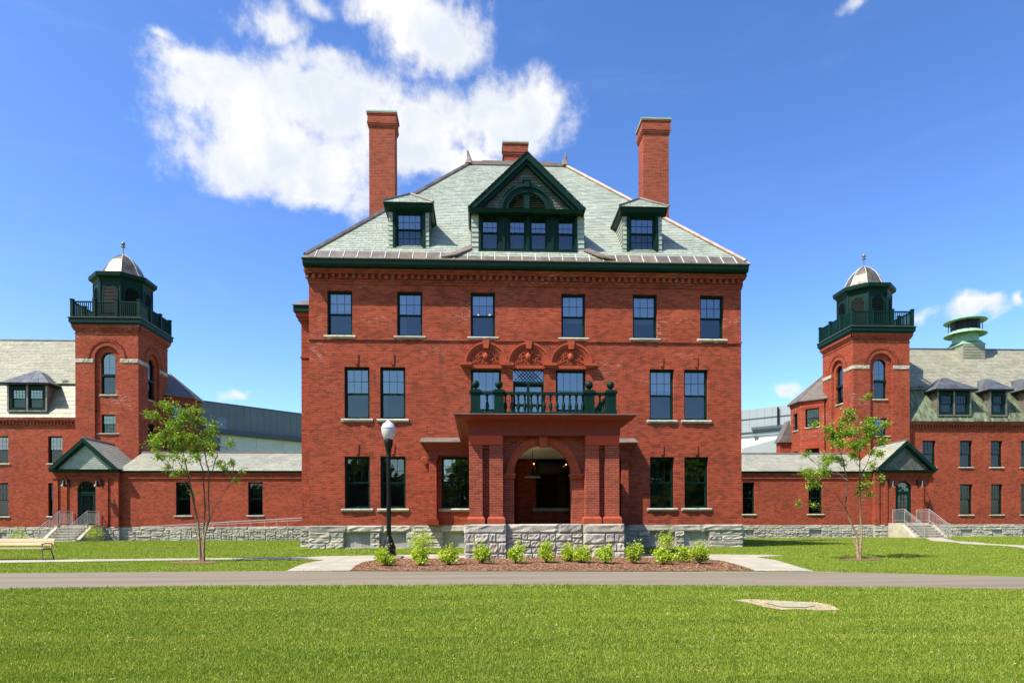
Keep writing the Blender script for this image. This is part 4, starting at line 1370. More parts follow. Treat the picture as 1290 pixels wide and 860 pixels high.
# balustrade
ZB = 4.345
post = MB()
post.box(-0.17, 0.17, -0.17, 0.17, 0, 0.16); post.box(-0.15, 0.15, -0.15, 0.15, 0.16, 0.70); post.box(-0.19, 0.19, -0.19, 0.19, 0.70, 0.76); post.box(-0.16, 0.16, -0.16, 0.16, 0.76, 0.80)
post_me = post.mesh('post', GREEN)
ball = MB(); ball.lathe([(0.09, 0), (0.06, 0.03), (0.045, 0.07)], (0, 0, 0.80), 12); ball.sphere((0, 0, 0.98), 0.125, 14, 10)
ball_me = ball.mesh('ball_finial', GREEN, smooth=True)
bal = MB(); bal.lathe([(0.05, 0), (0.05, 0.03), (0.03, 0.05), (0.045, 0.12), (0.062, 0.19), (0.05, 0.27), (0.026, 0.36), (0.024, 0.40), (0.04, 0.42), (0.024, 0.44), (0.03, 0.50), (0.045, 0.53), (0.045, 0.56)], (0, 0, 0.10), 8)
bal_me = bal.mesh('baluster', GREEN, smooth=True)
BY = PF - 0.02
PX = (-2.17, -1.44, 1.40, 2.08)
for x in PX:
    B.put('post', post_me, (x, BY, ZB), 0, porch); B.put('ball_finial', ball_me, (x, BY, ZB), 0, porch)
for a, b, n in ((PX[0], PX[1], 1), (PX[1], PX[2], 13), (PX[2], PX[3], 1)):
    for i in range(n):
        x = a + (b - a) * (i + 1) / (n + 1) if n > 1 else (a + b) / 2
        B.put('baluster', bal_me, (x, BY, ZB), 0, porch)
for s, x in ((-1, PX[0]), (1, PX[3])):
    for k in range(20):
        B.put('baluster', bal_me, (x, BY + 0.33 + k * 0.31, ZB), 0, porch)
mb = MB(); mb.box(PX[0], PX[3], BY - 0.08, BY + 0.08, ZB + 0.66, ZB + 0.74)
mb.box(PX[0] - 0.07, PX[0] + 0.07, BY + 0.08, -0.02, ZB + 0.66, ZB + 0.74); mb.box(PX[3] - 0.07, PX[3] + 0.07, BY + 0.08, -0.02, ZB + 0.66, ZB + 0.74)
B.part('handrail', mb, GREEN, porch)
mb = MB(); mb.box(PX[0] - 0.19, PX[3] + 0.19, BY - 0.10, BY + 0.10, ZB + 0.003, ZB + 0.11)
mb.box(PX[0] - 0.1, PX[0] + 0.1, BY + 0.1, -0.02, ZB + 0.003, ZB + 0.11); mb.box(PX[3] - 0.1, PX[3] + 0.1, BY + 0.1, -0.02, ZB + 0.003, ZB + 0.11)
B.part('bottom_rail', mb, GREEN, porch)

# added glowing sconces imitate lamps reflected in the back window, then the pendant lamp
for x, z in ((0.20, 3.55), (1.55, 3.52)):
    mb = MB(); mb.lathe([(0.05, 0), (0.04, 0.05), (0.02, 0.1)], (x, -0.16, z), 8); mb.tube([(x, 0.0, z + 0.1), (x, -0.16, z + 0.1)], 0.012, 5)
    sc = B.part('added_sconce', mb, BLACK, porch)
    mb = MB(); mb.sphere((x, -0.16, z - 0.03), 0.03, 8, 6); B.part('reflection_bead', mb, BULB_GLINT, porch)
L = Thing('pendant_lamp', (-0.1, -3.4, 3.69), 'dark bell shaped pendant lamp hanging on a rod inside the porch arch', 'lamp')
mb = MB(); mb.tube([(-0.1, -3.4, 3.69), (-0.1, -3.4, 2.98)], 0.014, 6); L.part('rod', mb, BLACK)
mb = MB(); mb.lathe([(0.05, 0.30), (0.07, 0.26), (0.09, 0.16), (0.20, 0.07), (0.30, 0.0), (0.29, 0.005), (0.19, 0.06)], (-0.1, -3.4, 2.72), 18, caps=False); L.part('lamp_shade', mb, BLACK, smooth=True)
mb = MB(); mb.lathe([(0.30, 0.0), (0.315, -0.025), (0.29, -0.03)], (-0.1, -3.4, 2.72), 18, caps=False); L.part('rim', mb, STEEL)

# ================================================================== SIDE RANGES (mirrored pair: link, tower, porch, wing)
SIDE = {-1: 'left', 1: 'right'}
LX = {-1: [(-25.37, -24.28), (-19.93, -18.83)], 1: [(18.82, 19.80), (24.20, 25.33)]}


def gable_slates(mb, x0, x1, y, z0, peak, w=0.2, e=0.16):
    z = z0
    m = (x0 + x1) / 2
    while z < peak - 0.1:
        half = (x1 - x0) / 2 * (peak - z - e) / (peak - z0)
        x = m - half - random.random() * w
        while x < m + half:
            ww = w * random.uniform(0.8, 1.2); a, b = max(x, m - half), min(x + ww - 0.008, m + half); x += ww
            if b - a > 0.02:
                mb.add([(a, y - 0.03, z), (b, y - 0.03, z), (b, y - 0.008, z + e), (a, y - 0.008, z + e), (a, y, z), (b, y, z)], ((0, 1, 2, 3), (4, 5, 1, 0)))
        z += e * 0.95


def side_range(s):
    P = lambda x: s * x
    A0, A1 = (-29.6, -9.2) if s < 0 else (9.2, 29.6)
    # ---------------- link
    LY = 24.0
    T = Thing('link_building', (s * 19, 26, 0), 'low red brick link with grey slate roof, ' + ('behind the ramp railing' if s < 0 else 'running to the right tower'), 'building', 'brick links beside the main building')
    pl = Plane(0, LY, 0)
    mb = MB()
    wall(mb, pl, A0, A1, 1.02, 5.3, [(a, b, 1.9, 4.45) for a, b in LX[s]])
    pbox(mb, pl, A0, A1, -0.08, 0, 4.72, 4.80)
    for o, z0, z1 in ((0.06, 4.98, 5.06), (0.12, 5.06, 5.15)):
        pbox(mb, pl, A0, A1, -o, 0, z0, z1)
    mb.box(A0, A1, 30.4, 30.5, 0, 5.3)
    T.part('wall', mb, BRICK)
    mb = MB(); mb.prism([(A0, 23.84, 5.15), (A0, 23.79, 5.29), (A0, 24.0, 5.30), (A0, 24.0, 5.152)], (A1 - A0, 0, 0)); T.part('eaves_fascia', mb, GREEN)
    mb = MB(); q = [(A0, 23.76, 5.30), (A1, 23.76, 5.30), (A1, 27.45, 7.06), (A0, 27.45, 7.06)]
    mb.poly(q); mb.quad(q[3], q[2], (A1, 31.0, 5.33), (A0, 31.0, 5.33)); rf = T.part('roof', mb, MORTAR)
    mb = MB(); slates(mb, *q, 0.33, 0.24); slates(mb, (A1, 31.0, 5.33), (A0, 31.0, 5.33), q[3], q[2], 0.5, 0.4); T.part('slate_courses', mb, SLATE_GREY, rf, kind='stuff')
    mb = MB(); mb.tube([(A0, 27.45, 7.09), (A1, 27.45, 7.09)], 0.1, 6); T.part('ridge_cap', mb, COPPER, rf)
    for a, b in LX[s]:
        window(T, pl, a, b, 1.9, 4.45, mun=(3, 3), gt=GLASSDARK, gl=GLASSDARK)
    bw = [(a + 0.05, b - 0.1, 0.1, 0.66) for a, b in LX[s]]
    mb = MB(); wall(mb, Plane(0, LY - 0.02, 0), A0, A1, -0.3, 1.015, bw, 0.15); mb.quad((A0, LY - 0.02, 1.015), (A1, LY - 0.02, 1.015), (A1, LY + 0.2, 1.015), (A0, LY + 0.2, 1.015))
    fd = T.part('foundation', mb, MORTAR)
    vis = (A0, -16.9) if s < 0 else (15.5, A1)
    stone_wall(T, fd, Plane(0, LY - 0.02, 0), vis[0], vis[1], -0.05, 1.02, 0.27, [h for h in bw], seed=30 + s, small=1.05)
    for h in bw:
        mb = MB(); mb.box(h[0], h[1], LY + 0.07, LY + 0.12, h[2], h[3]); T.part('basement_infill', mb, PANELGREY, fd)

    # ---------------- tower
    cx = s * 32.4
    TY0, TY1 = 27.47, 32.5
    T = Thing('brick_tower', (cx, 30, 0), 'square red brick tower with green balcony and domed cupola on the %s side' % SIDE[s], 'tower', 'brick towers with domed cupolas')
    mb = MB()
    fp = Plane(cx, TY0, 0)
    sp = Plane(s * 29.9, TY0, pi / 2) if s < 0 else Plane(29.9, TY1, -pi / 2)
    sc = 2.515
    NICHE = (-0.975, 0.975, 7.4, 14.80, 'arch')
    WA = (-0.575, 0.575, 11.85, 14.72, 'arch'); WB = (-0.56, 0.56, 8.70, 10.22)
    wall(mb, fp, -2.5, 2.5, 0, 17.45, [NICHE], 0.2)
    nb = Plane(cx, TY0 + 0.2, 0)
    wall(mb, nb, -0.975, 0.975, 7.4, 15.8, [WA, WB], 0.2)
    sh = (sc - 0.975, sc + 0.975, 6.5, 14.80, 'arch')
    wall(mb, sp, 0, 5.03, 0, 17.45, [sh], 0.2)
    sb = Plane(s * 29.9 + s * 0.2, TY0, pi / 2) if s < 0 else Plane(29.9 + 0.2, TY1, -pi / 2)
    wall(mb, sb, sc - 0.975, sc + 0.975, 6.5, 15.8, [(sc + WA[0], sc + WA[1], *WA[2:]), (sc + WB[0], sc + WB[1], WB[2] - 0.4, WB[3] - 0.4)], 0.2)
    op = Plane(s * 34.9, TY1, -pi / 2) if s < 0 else Plane(34.9, TY0, pi / 2)
    wall(mb, op, 0, 5.03, 0, 17.45)
    wall(mb, Plane(cx + 2.5, TY1, pi), 0, 5.0, 0, 17.45)
    for pp, m in ((fp, 0.0), (sp, sc)):         # corbels and dotted hood mould
        for o, z0, z1 in ((0.04, 16.72, 16.80), (0.08, 16.98, 17.08), (0.13, 17.08, 17.2), (0.2, 17.2, 17.44)):
            pbox(mb, pp, m - 2.5 - o, m + 2.5 + o, -o, 0, z0, z1)
        arch_band(mb, pp, m, 14.78, 1.36, 1.44, -0.05, 0.0, n=22)
        for i in range(23):
            a = pi * i / 22
            u, z = m + 1.50 * cos(a), 14.78 + 1.50 * sin(a)
            pbox(mb, pp, u - 0.045, u + 0.045, -0.06, 0, z - 0.045, z + 0.045)
    T.part('wall', mb, BRICK)
    mb = MB()
    for pp, m, rng_ in ((fp, 0.0, 4), (sp, sc, 4)):
        for a, b in ((-2.505, -1.03), (1.03, 2.505)):
            n = 2
            for i in range(n):
                u0, u1 = a + (b - a) * i / n, a + (b - a) * (i + 1) / n
                me = random.choice(STONES)
                p = pp.p(m + (u0 + u1) / 2, 0.02, 14.55)
                o = T.put('stone', me, p, pp.th); o.scale = (u1 - u0 - 0.01, 0.14, 0.32)
    window(T, nb, WA[0], WA[1], 11.85, 14.72 + 0.575, arch=True, mun=(2, 2), gt=GLASS, gl=GLASSLOW, fr=0.07, split=0.46)
    window(T, nb, WB[0], WB[1], WB[2], WB[3], style='grid2', mun=(4, 2), sill_w=0.75)
    window(T, sb, sc + WA[0], sc + WA[1], 11.85, 14.72 + 0.575, arch=True, mun=(2, 2), gt=GLASS, gl=GLASSLOW, fr=0.07, split=0.46)
    window(T, sb, sc + WB[0], sc + WB[1], WB[2] - 0.4, WB[3] - 0.4, style='grid2', mun=(4, 2), sill_w=0.75)
    for zz, pp in ((11.85, nb), (11.85, sb)):
        m = 0 if pp is nb else sc
        mb = MB(); pbox(mb, pp, m + WA[0], m + WA[1], 0.03, 0.11, 13.35, 13.52); T.part('transom', mb, GREEN)
    # deck and balustrade
    x0, x1, y0, y1 = cx - 2.5, cx + 2.5, TY0, TY1
    mb = MB()
    mb.box(x0 - 0.24, x1 + 0.24, y0 - 0.24, y1 + 0.24, 17.45, 17.58); mb.box(x0 - 0.33, x1 + 0.33, y0 - 0.33, y1 + 0.33, 17.58, 17.90)
    mb.box(x0 - 0.37, x1 + 0.37, y0 - 0.37, y1 + 0.37, 17.902, 17.96)
    dk = T.part('deck', mb, GREEN)
    mb = MB(); mb.box(x0 - 0.40, x1 + 0.40, y0 - 0.40, y1 + 0.40, 17.963, 18.0); T.part('deck_flashing', mb, COPPER, dk)
    C = [(x0 - 0.14, y0 - 0.14), (x1 + 0.14, y0 - 0.14), (x1 + 0.14, y1 + 0.14), (x0 - 0.14, y1 + 0.14)]
    pk = MB(); rl = MB()
    for i in range(4):
        (ax, ay), (bx, by) = C[i], C[(i + 1) % 4]
        for k in range(3):
            t = k / 3
            px, py = ax + (bx - ax) * t, ay + (by - ay) * t
            mb = MB(); mb.box(px - 0.11, px + 0.11, py - 0.11, py + 0.11, 18.0, 19.42); mb.box(px - 0.14, px + 0.14, py - 0.14, py + 0.14, 19.42, 19.50)
            T.part('post', mb, GREEN, dk)
        n = 33
        for k in range(1, n):
            if k % 11 == 0: continue
            t = k / n
            px, py = ax + (bx - ax) * t, ay + (by - ay) * t
            pk.box(px - 0.028, px + 0.028, py - 0.028, py + 0.028, 18.16, 19.24)
        hx, hy = (0.0, 0.05) if ay == by else (0.05, 0.0)
        for z0, z1 in ((18.10, 18.18), (19.24, 19.34)):
            rl.box(min(ax, bx) - hx, max(ax, bx) + hx, min(ay, by) - hy, max(ay, by) + hy, z0 + 0.002 * i, z1 + 0.002 * i)
    T.part('picket', pk, GREEN, dk, kind='stuff'); T.part('handrail', rl, GREEN, dk)
    # cupola
    cc = (cx, 30.0, 0)
    k8 = 1 / cos(pi / 8)
    mb = MB(); R = 2.0 * k8
    mb.lathe([(R, 18.0), (R, 21.45)], cc, 8, 0, pi / 8)
    mb.lathe([(R + 0.07, 18.0), (R + 0.07, 18.5)], cc, 8, 0, pi / 8)
    cu = T.part('cupola', mb, GREEN)
    mb = MB()
    mb.lathe([(R + 0.02, 21.25), (R + 0.10, 21.45), (R + 0.36, 21.62), (R + 0.40, 21.90), (R + 0.36, 21.94)], cc, 8, 0, pi / 8)
    T.part('cupola_cornice', mb, GREEN, cu)
    for i in range(8):
        th = i * pi / 4
        out = (sin(th), -cos(th))
        pl8 = Plane(cx + out[0] * 2.0, 30.0 + out[1] * 2.0, th)
        mb = MB()
        for sgn in (-1, 1):
            pbox(mb, pl8, sgn * 0.80 - 0.06 if sgn > 0 else -0.86, 0.86 if sgn > 0 else -0.74, -0.06, 0.0, 18.5, 21.3)
        arch_band(mb, pl8, 0, 20.35, 0.52, 0.64, -0.06, 0.0, n=12)
        for sgn in (-1, 1):
            a, b = sorted((sgn * 0.52, sgn * 0.64)); pbox(mb, pl8, a, b, -0.06, 0.0, 18.6, 20.35)
        T.part('louver_frame', mb, GREEN, cu)
        mb = MB()
        mb.poly([pl8.p(-0.52, -0.006, 18.6), pl8.p(0.52, -0.006, 18.6)] + [pl8.p(0.52 * cos(pi * j / 12), -0.006, 20.35 + 0.52 * sin(pi * j / 12)) for j in range(13)])
        T.part('louver_back', mb, BLACK, cu)
        mb = MB()
        z = 18.66
        while z < 20.8:
            hw = 0.52 if z < 20.35 else sqrt(max(0.0, 0.52 ** 2 - (z - 20.35) ** 2))
            if hw > 0.06:
                mb.add([pl8.p(-hw, -0.06, z), pl8.p(hw, -0.06, z), pl8.p(hw, -0.01, z + 0.07), pl8.p(-hw, -0.01, z + 0.07), pl8.p(-hw, -0.05, z - 0.015), pl8.p(hw, -0.05, z - 0.015)], ((0, 1, 2, 3), (4, 5, 1, 0)))
            z += 0.115
        T.part('louver', mb, LOUVER, cu, kind='stuff')
    mb = MB()
    prof = [(2.05, 21.945), (1.80, 22.04), (1.60, 22.24), (1.46, 22.5), (1.33, 22.82), (1.16, 23.16), (0.93, 23.5), (0.64, 23.82), (0.33, 24.06), (0.14, 24.18), (0.08, 24.22)]
    mb.lathe([(r * k8, z) for r, z in prof], cc, 8, 0, pi / 8)
    dm = T.part('dome', mb, DOME, cu)
    mb = MB()
    for i in range(8):
        a = pi / 8 + i * pi / 4
        mb.tube([(cx + r * k8 * cos(a), 30 + r * k8 * sin(a), z) for r, z in prof], 0.025, 4)
    T.part('dome_seam', mb, SEAM, cu)
    mb = MB(); mb.lathe([(0.16, 0), (0.10, 0.10), (0.035, 0.14), (0.03, 0.62), (0.06, 0.66), (0.17, 0.68), (0.17, 0.73), (0.04, 0.75), (0.05, 0.80), (0.15, 0.90), (0.16, 1.0), (0.10, 1.10), (0.03, 1.16), (0.01, 1.28)], (cx, 30, 24.17), 10)
    T.part('finial', mb, COPPER, cu, smooth=True)
    # canted bay on the inner rear corner
    bx = [(29.75, 31.95), (28.2, 33.4), (28.2, 35.4), (29.7, 36.9), (31, 36.9)]
    mb = MB()
    segs = []
    for (ax, ay), (qx, qy) in zip(bx, bx[1:]):
        a, b = ((s * qx, qy), (s * ax, ay)) if s > 0 else ((s * ax, ay), (s * qx, qy))
        if s > 0: a, b = (s * qx, qy), (s * ax, ay)
        th = atan2(b[1] - a[1], b[0] - a[0])
        segs.append((Plane(a[0], a[1], th), sqrt((b[0] - a[0]) ** 2 + (b[1] - a[1]) ** 2)))
    wins = []
    for i, (pb_, L_) in enumerate(segs):
        hs = []
        if i == 0: hs = [(L_ / 2 - 0.6, L_ / 2 + 0.6, z0, z1) for z0, z1 in ((10.2, 11.95), (6.3, 8.2))]
        if i == 1: hs = [(L_ / 2 - 0.42, L_ / 2 + 0.42, z0, z1) for z0, z1 in ((10.1, 11.75), (6.3, 8.1))]
        wall(mb, pb_, 0, L_, 0, 12.75, hs)
        wins += [(pb_, h) for h in hs]
        for o, z0, z1 in ((0.05, 12.4, 12.47), (0.12, 12.6, 12.75)):
            pbox(mb, pb_, -o * 0.4, L_ + o * 0.4, -o, 0, z0, z1)
        k = 0.06
        while k < L_ - 0.1:
            pbox(mb, pb_, k, k + 0.09, -0.10, 0, 12.47, 12.6); k += 0.2
    byy = T.part('bay', mb, BRICK)
    for pb_, h in wins:
        window(T, pb_, *h, style='grid2', mun=(4, 3), gt=GLASSLOW, gl=GLASSLOW, sill_w=0.2)
    mb = MB(); ap = (s * 31.3, 34.7, 15.7)
    ev = [(s * 29.85, 31.6, 12.78), (s * 27.95, 33.3, 12.78), (s * 27.95, 35.55, 12.78), (s * 29.6, 37.2, 12.78)]
    for a, b in zip(ev, ev[1:]):
        mb.add([a, b, ap, (a[0], a[1], a[2] - 0.1), (b[0], b[1], b[2] - 0.1)], ((0, 1, 2), (0, 1, 4, 3)))
    for a in ev[1:3]:
        mb.tube([a, ap], 0.05, 5)
    T.part('bay_roof', mb, BAYCOPPER, byy)
    mb = MB(); x0_, x1_ = sorted((s * 27.1, s * 28.2))
    mb.box(x0_, x1_, 35.3, 36.1, 0, 9.1)
    lo = T.part('lean_to', mb, BRICK)
    mb = MB()
    mb.prism([(s * 26.9, 35.1, 9.1), (s * 28.19, 35.1, 9.1), (s * 28.19, 35.5, 11.3)], (0, 1.1, 0.01)); T.part('lean_to_roof', mb, BAYCOPPER, lo)

    # ---------------- entrance porch
    px = s * 31.85
    FY = 23.7
    T = Thing('entrance_porch', (px, 25, 0), 'gabled brick porch with slate pediment and arched green door below the %s tower' % SIDE[s], 'porch', 'gabled entrance porches')
    pp = Plane(px, FY, 0)
    mb = MB()
    D = (-0.67, 0.67, 1.2, 3.86, 'arch')
    wall(mb, pp, -2.4, 2.4, 1.02, 5.34, [D], 0.3)
    wall(mb, Plane(px - 2.4, 27.4, -pi / 2), 0, 3.7, 1.02, 5.34); wall(mb, Plane(px + 2.4, FY, pi / 2), 0, 3.7, 1.02, 5.34)
    for a, b in ((-2.4, -2.05), (-1.62, -1.38), (1.38, 1.62), (2.05, 2.4)):
        pbox(mb, pp, a, b, -0.09, 0, 1.02, 4.66)
    pbox(mb, pp, -2.45, 2.45, -0.13, 0, 4.66, 4.76); pbox(mb, pp, -2.4, 2.4, -0.05, 0, 4.98, 5.08); pbox(mb, pp, -2.44, 2.44, -0.10, 0, 5.08, 5.2)
    T.part('wall', mb, BRICK)
    # pediment, bargeboards, roof
    EZp, PK, hw = 5.36, 7.62, 2.52
    mb = MB(); mb.prism([(px - hw, FY - 0.42, EZp), (px - hw, FY - 0.36, EZp - 0.16), (px - hw + 0.1, FY, EZp - 0.2), (px - hw + 0.1, FY, EZp)], (2 * hw - 0.1, 0, 0)); T.part('eaves_fascia', mb, GREEN)
    mb = MB(); mb.poly([(px - 2.35, FY - 0.06, EZp), (px + 2.35, FY - 0.06, EZp), (px, FY - 0.06, PK - 0.12)]); pd = T.part('pediment', mb, SLATE_WALL)
    mb = MB(); gable_slates(mb, px - 2.3, px + 2.3, FY - 0.065, EZp + 0.05, PK - 0.15); T.part('slate_hanging', mb, SLATE_WALL if s > 0 else SLATE, pd, kind='stuff')
    mb = MB(); mb.poly([(px - hw - 0.05, FY - 0.45, EZp + 0.03), (px, FY - 0.45, PK + 0.1), (px, 27.6, PK + 0.1), (px - hw - 0.05, 27.6, EZp + 0.03)]); mb.poly([(px + hw + 0.05, FY - 0.45, EZp + 0.03), (px, FY - 0.45, PK + 0.1), (px, 27.6, PK + 0.1), (px + hw + 0.05, 27.6, EZp + 0.03)])
    rf = T.part('roof', mb, MORTAR)
    mb = MB()
    slates(mb, (px - hw - 0.05, 27.6, EZp + 0.04), (px - hw - 0.05, FY - 0.45, EZp + 0.04), (px, FY - 0.45, PK + 0.11), (px, 27.6, PK + 0.11), 0.33, 0.24)
    slates(mb, (px + hw + 0.05, FY - 0.45, EZp + 0.04), (px + hw + 0.05, 27.6, EZp + 0.04), (px, 27.6, PK + 0.11), (px, FY - 0.45, PK + 0.11), 0.33, 0.24)
    T.part('slate_courses', mb, SLATE_GREY, rf, kind='stuff')
    for q in (-1, 1):
        mb = MB()
        mb.prism([(px + q * (hw + 0.05), FY - 0.44, EZp - 0.02), (px, FY - 0.44, PK + 0.06), (px, FY - 0.44, PK - 0.22), (px + q * (hw - 0.30), FY - 0.44, EZp - 0.02)], (0, 0.09, 0))
        mb.prism([(px + q * (hw - 0.1), FY - 0.35, EZp + 0.02), (px, FY - 0.35, PK - 0.05), (px, FY - 0.35, PK - 0.36), (px + q * (hw - 0.42), FY - 0.35, EZp + 0.02)], (0, 0.28, 0))
        T.part('bargeboard', mb, GREEN)
        mb = MB(); mb.tube([(px + q * (hw + 0.02), FY + 0.32, EZp + 0.08), (px + q * 0.15, 27.3, PK - 0.02)] if False else [(px, FY - 0.45, PK + 0.13), (px, 27.5, PK + 0.13)], 0.08, 6)
    T.part('ridge_cap', mb, COPPER, rf)
    mb = MB(); wall(mb, Plane(px, FY - 0.03, 0), -2.42, 2.42, -0.3, 1.018); wall(mb, Plane(px - 2.42, 24.2, -pi / 2), 0, 0.53, -0.3, 1.018); wall(mb, Plane(px + 2.42, FY - 0.03, pi / 2), 0, 0.53, -0.3, 1.018)
    fd = T.part('foundation', mb, MORTAR)
    for a, b in ((-2.44, -0.95), (0.95, 2.44)):
        stone_wall(T, fd, Plane(px, FY - 0.03, 0), a, b, -0.05, 1.02, 0.27, seed=50 + int(a) + s)
    # door
    mb = MB()
    pbox(mb, pp, -0.67, -0.55, 0.10, 0.2, 1.2, 3.86); pbox(mb, pp, 0.55, 0.67, 0.10, 0.2, 1.2, 3.86); arch_band(mb, pp, 0, 3.86, 0.55, 0.67, 0.10, 0.2, n=14); pbox(mb, pp, -0.55, 0.55, 0.104, 0.196, 3.58, 3.72)
    pbox(mb, pp, -0.55, -0.40, 0.13, 0.19, 1.2, 3.58); pbox(mb, pp, 0.40, 0.55, 0.13, 0.19, 1.2, 3.58); pbox(mb, pp, -0.40, 0.40, 0.133, 0.187, 1.2, 2.1); pbox(mb, pp, -0.40, 0.40, 0.133, 0.187, 3.42, 3.58)
    for k in (-0.13, 0.13): pbox(mb, pp, k - 0.015, k + 0.015, 0.14, 0.18, 2.1, 3.42)
    for z in (2.42, 2.75, 3.08): pbox(mb, pp, -0.40, 0.40, 0.143, 0.177, z - 0.015, z + 0.015)
    dr = T.part('door', mb, GREEN)
    mb = MB(); mb.quad(pp.p(-0.4, 0.17, 2.1), pp.p(0.4, 0.17, 2.1), pp.p(0.4, 0.17, 3.42), pp.p(-0.4, 0.17, 3.42)); T.part('pane', mb, GLASSLOW, dr)
    mb = MB(); mb.poly([pp.p(-0.55, 0.17, 3.72), pp.p(0.55, 0.17, 3.72)] + [pp.p(0.55 * cos(pi * j / 10), 0.17, 3.86 + 0.55 * sin(pi * j / 10)) for j in range(11)]); T.part('pane', mb, GLASSGF, dr)
    mb = MB(); mb.box(px - 0.9, px + 0.9, FY + 0.3, FY + 0.35, 1.1, 4.6); T.part('room', mb, DARKROOM, dr)
    mb = MB(); mb.sphere((px + 0.47, FY + 0.1, 2.2), 0.05, 8, 6); T.part('handle', mb, BLACK, dr)
    # gooseneck lanterns either side of the door
    for q in (-1.28, 1.12):
        lx = px + q
        mb = MB(); mb.box(lx - 0.05, lx + 0.05, FY - 0.08, FY, 4.15, 4.55)
        mb.tube([(lx, FY - 0.05, 4.4), (lx, FY - 0.2, 4.72), (lx, FY - 0.45, 4.88), (lx, FY - 0.65, 4.72), (lx, FY - 0.66, 4.5)], 0.03, 6)
        ln = T.part('wall_lantern', mb, BLACK)
        mb = MB(); mb.lathe([(0.05, 0.45), (0.10, 0.40), (0.12, 0.2), (0.22, 0.10), (0.27, 0.0), (0.25, 0.0), (0.19, 0.09)], (lx, FY - 0.66, 4.05), 14, caps=False); T.part('lamp_shade', mb, BLACK, ln, smooth=True)
        mb = MB(); mb.lathe([(0.08, 0.0), (0.10, -0.05), (0.07, -0.11), (0.02, -0.14)], (lx, FY - 0.66, 4.08), 10); T.part('bulb_cover', mb, GLOBE, ln, smooth=True)

    # ---------------- steps in front of the door
    T = Thing('entrance_steps', (px, 22, 0), 'concrete entrance steps with grey steel handrails leading up to the %s porch door' % SIDE[s], 'steps', 'entrance steps of the porches')
    mb = MB(); mb.box(px - 0.95, px + 0.95, 22.1, FY - 0.04, -0.2, 1.17); T.part('landing', mb, STEPCONC)
    for k in range(6):
        z = 1.17 - (k + 1) * 0.19
        mb = MB(); mb.box(px - 0.95, px + 0.95, 22.1 - (k + 1) * 0.33, 22.1 - k * 0.33 + 0.02, -0.2, z); mb.box(px - 0.96, px + 0.96, 22.1 - (k + 1) * 0.33 - 0.04, 22.1 - (k + 1) * 0.33 + 0.05, z - 0.05, z + 0.004); T.part('tread', mb, STEPCONC)
    for q in (-1, 1):
        mb = MB()
        x = px + q * 1.08
        a, b = sorted((x, x + q * 0.24))
        mb.box(a, b, 22.0, FY - 0.04, -0.2, 1.15)
        mb.prism([(a, 22.0, -0.2), (a, 22.0, 1.0), (a, 20.6, 0.12), (a, 20.1, 0.12), (a, 20.1, -0.2)], (b - a, 0, 0))
        T.part('cheek_wall', mb, STEPCONC)
        x = px + q * 0.98
        mb = MB()
        top = [(x, FY - 0.1, 2.2), (x, 22.1, 2.2), (x, 20.05, 1.08), (x, 19.85, 1.08)]
        bot = [(x, FY - 0.1, 1.32), (x, 22.1, 1.32), (x, 20.05, 0.22), (x, 19.85, 0.22)]
        mb.tube(top, 0.028, 6); mb.tube(bot, 0.02, 6); mb.tube([(a, b, c - 0.14) for a, b, c in top], 0.018, 6)
        for (y, z0, z1) in ((FY - 0.1, 1.17, 2.2), (22.1, 1.17, 2.2), (19.85, -0.1, 1.08)):
            mb.tube([(x, y, z0), (x, y, z1)], 0.028, 6)
        hr = T.part('handrail', mb, STEEL)
        mb = MB()
        n = 24
        for k in range(1, n):
            y = FY - 0.1 + (19.9 - FY + 0.1) * k / n
            zt = 2.2 if y > 22.1 else 2.2 + (1.08 - 2.2) * (22.1 - y) / 2.05
            zb = zt - 0.87
            mb.box(x - 0.009, x + 0.009, y - 0.009, y + 0.009, zb, zt - 0.12)
        T.part('picket', mb, STEEL, hr, kind='stuff')

    # ---------------- wing
    WX0, WX1 = (-64.0, -34.9) if s < 0 else (34.9, 64.0)
    WY = 27.9
    T = Thing('wing_building', (s * 48, 34, 0), 'two storey red brick wing with ' + ('one double dormer in a pale slate roof' if s < 0 else 'green copper lower roof and a round roof ventilator'), 'building', 'brick wings beyond the towers')
    pl = Plane(0, WY, 0)
    if s < 0:
        up = [(-37.33, -36.2), (-41.62, -40.48), (-45.9, -44.8)]; lo_ = up
        zu, zl = (6.25, 8.47), (1.94, 4.65)
        dorm = [(-40.38, -37.36, 2)]
        bw = [(-41.2, -40.62, 0.1, 0.62)]
    else:
        up = [(36.3, 37.5), (39.66, 40.80), (42.46, 43.53), (45.2, 46.3), (48.0, 49.1)]; lo_ = up[1:]
        zu, zl = (6.03, 8.33), (1.89, 4.55)
        dorm = [(37.6, 40.53, 2), (42.32, 43.76, 1), (45.5, 46.9, 1)]
        bw = [(a + 0.1, b - 0.05, 0.05, 0.6) for a, b in lo_]
    mb = MB()
    wall(mb, pl, WX0, WX1, 1.05, 9.95, [(a, b, *zu) for a, b in up] + [(a, b, *zl) for a, b in lo_])
    for o, z0, z1 in ((0.06, 9.36, 9.46), (0.20, 9.66, 9.8), (0.26, 9.8, 9.94)):
        pbox(mb, pl, WX0, WX1, -o, 0, z0, z1)
    k = WX0
    mb.box(WX0, WX1, 40.0, 40.1, 0, 9.95)
    mb.poly([(WX0, WY, 1), (WX0, 40, 1), (WX0, 40, 9.9), (WX0, 34, 17.8), (WX0, WY, 9.9)]); mb.poly([(WX1, WY, 1), (WX1, 40, 1), (WX1, 40, 9.9), (WX1, 34, 17.8), (WX1, WY, 9.9)])
    T.part('wall', mb, BRICK)
    mb = MB()
    e0, e1 = (-46, -34.9) if s < 0 else (34.9, 50)
    x = e0
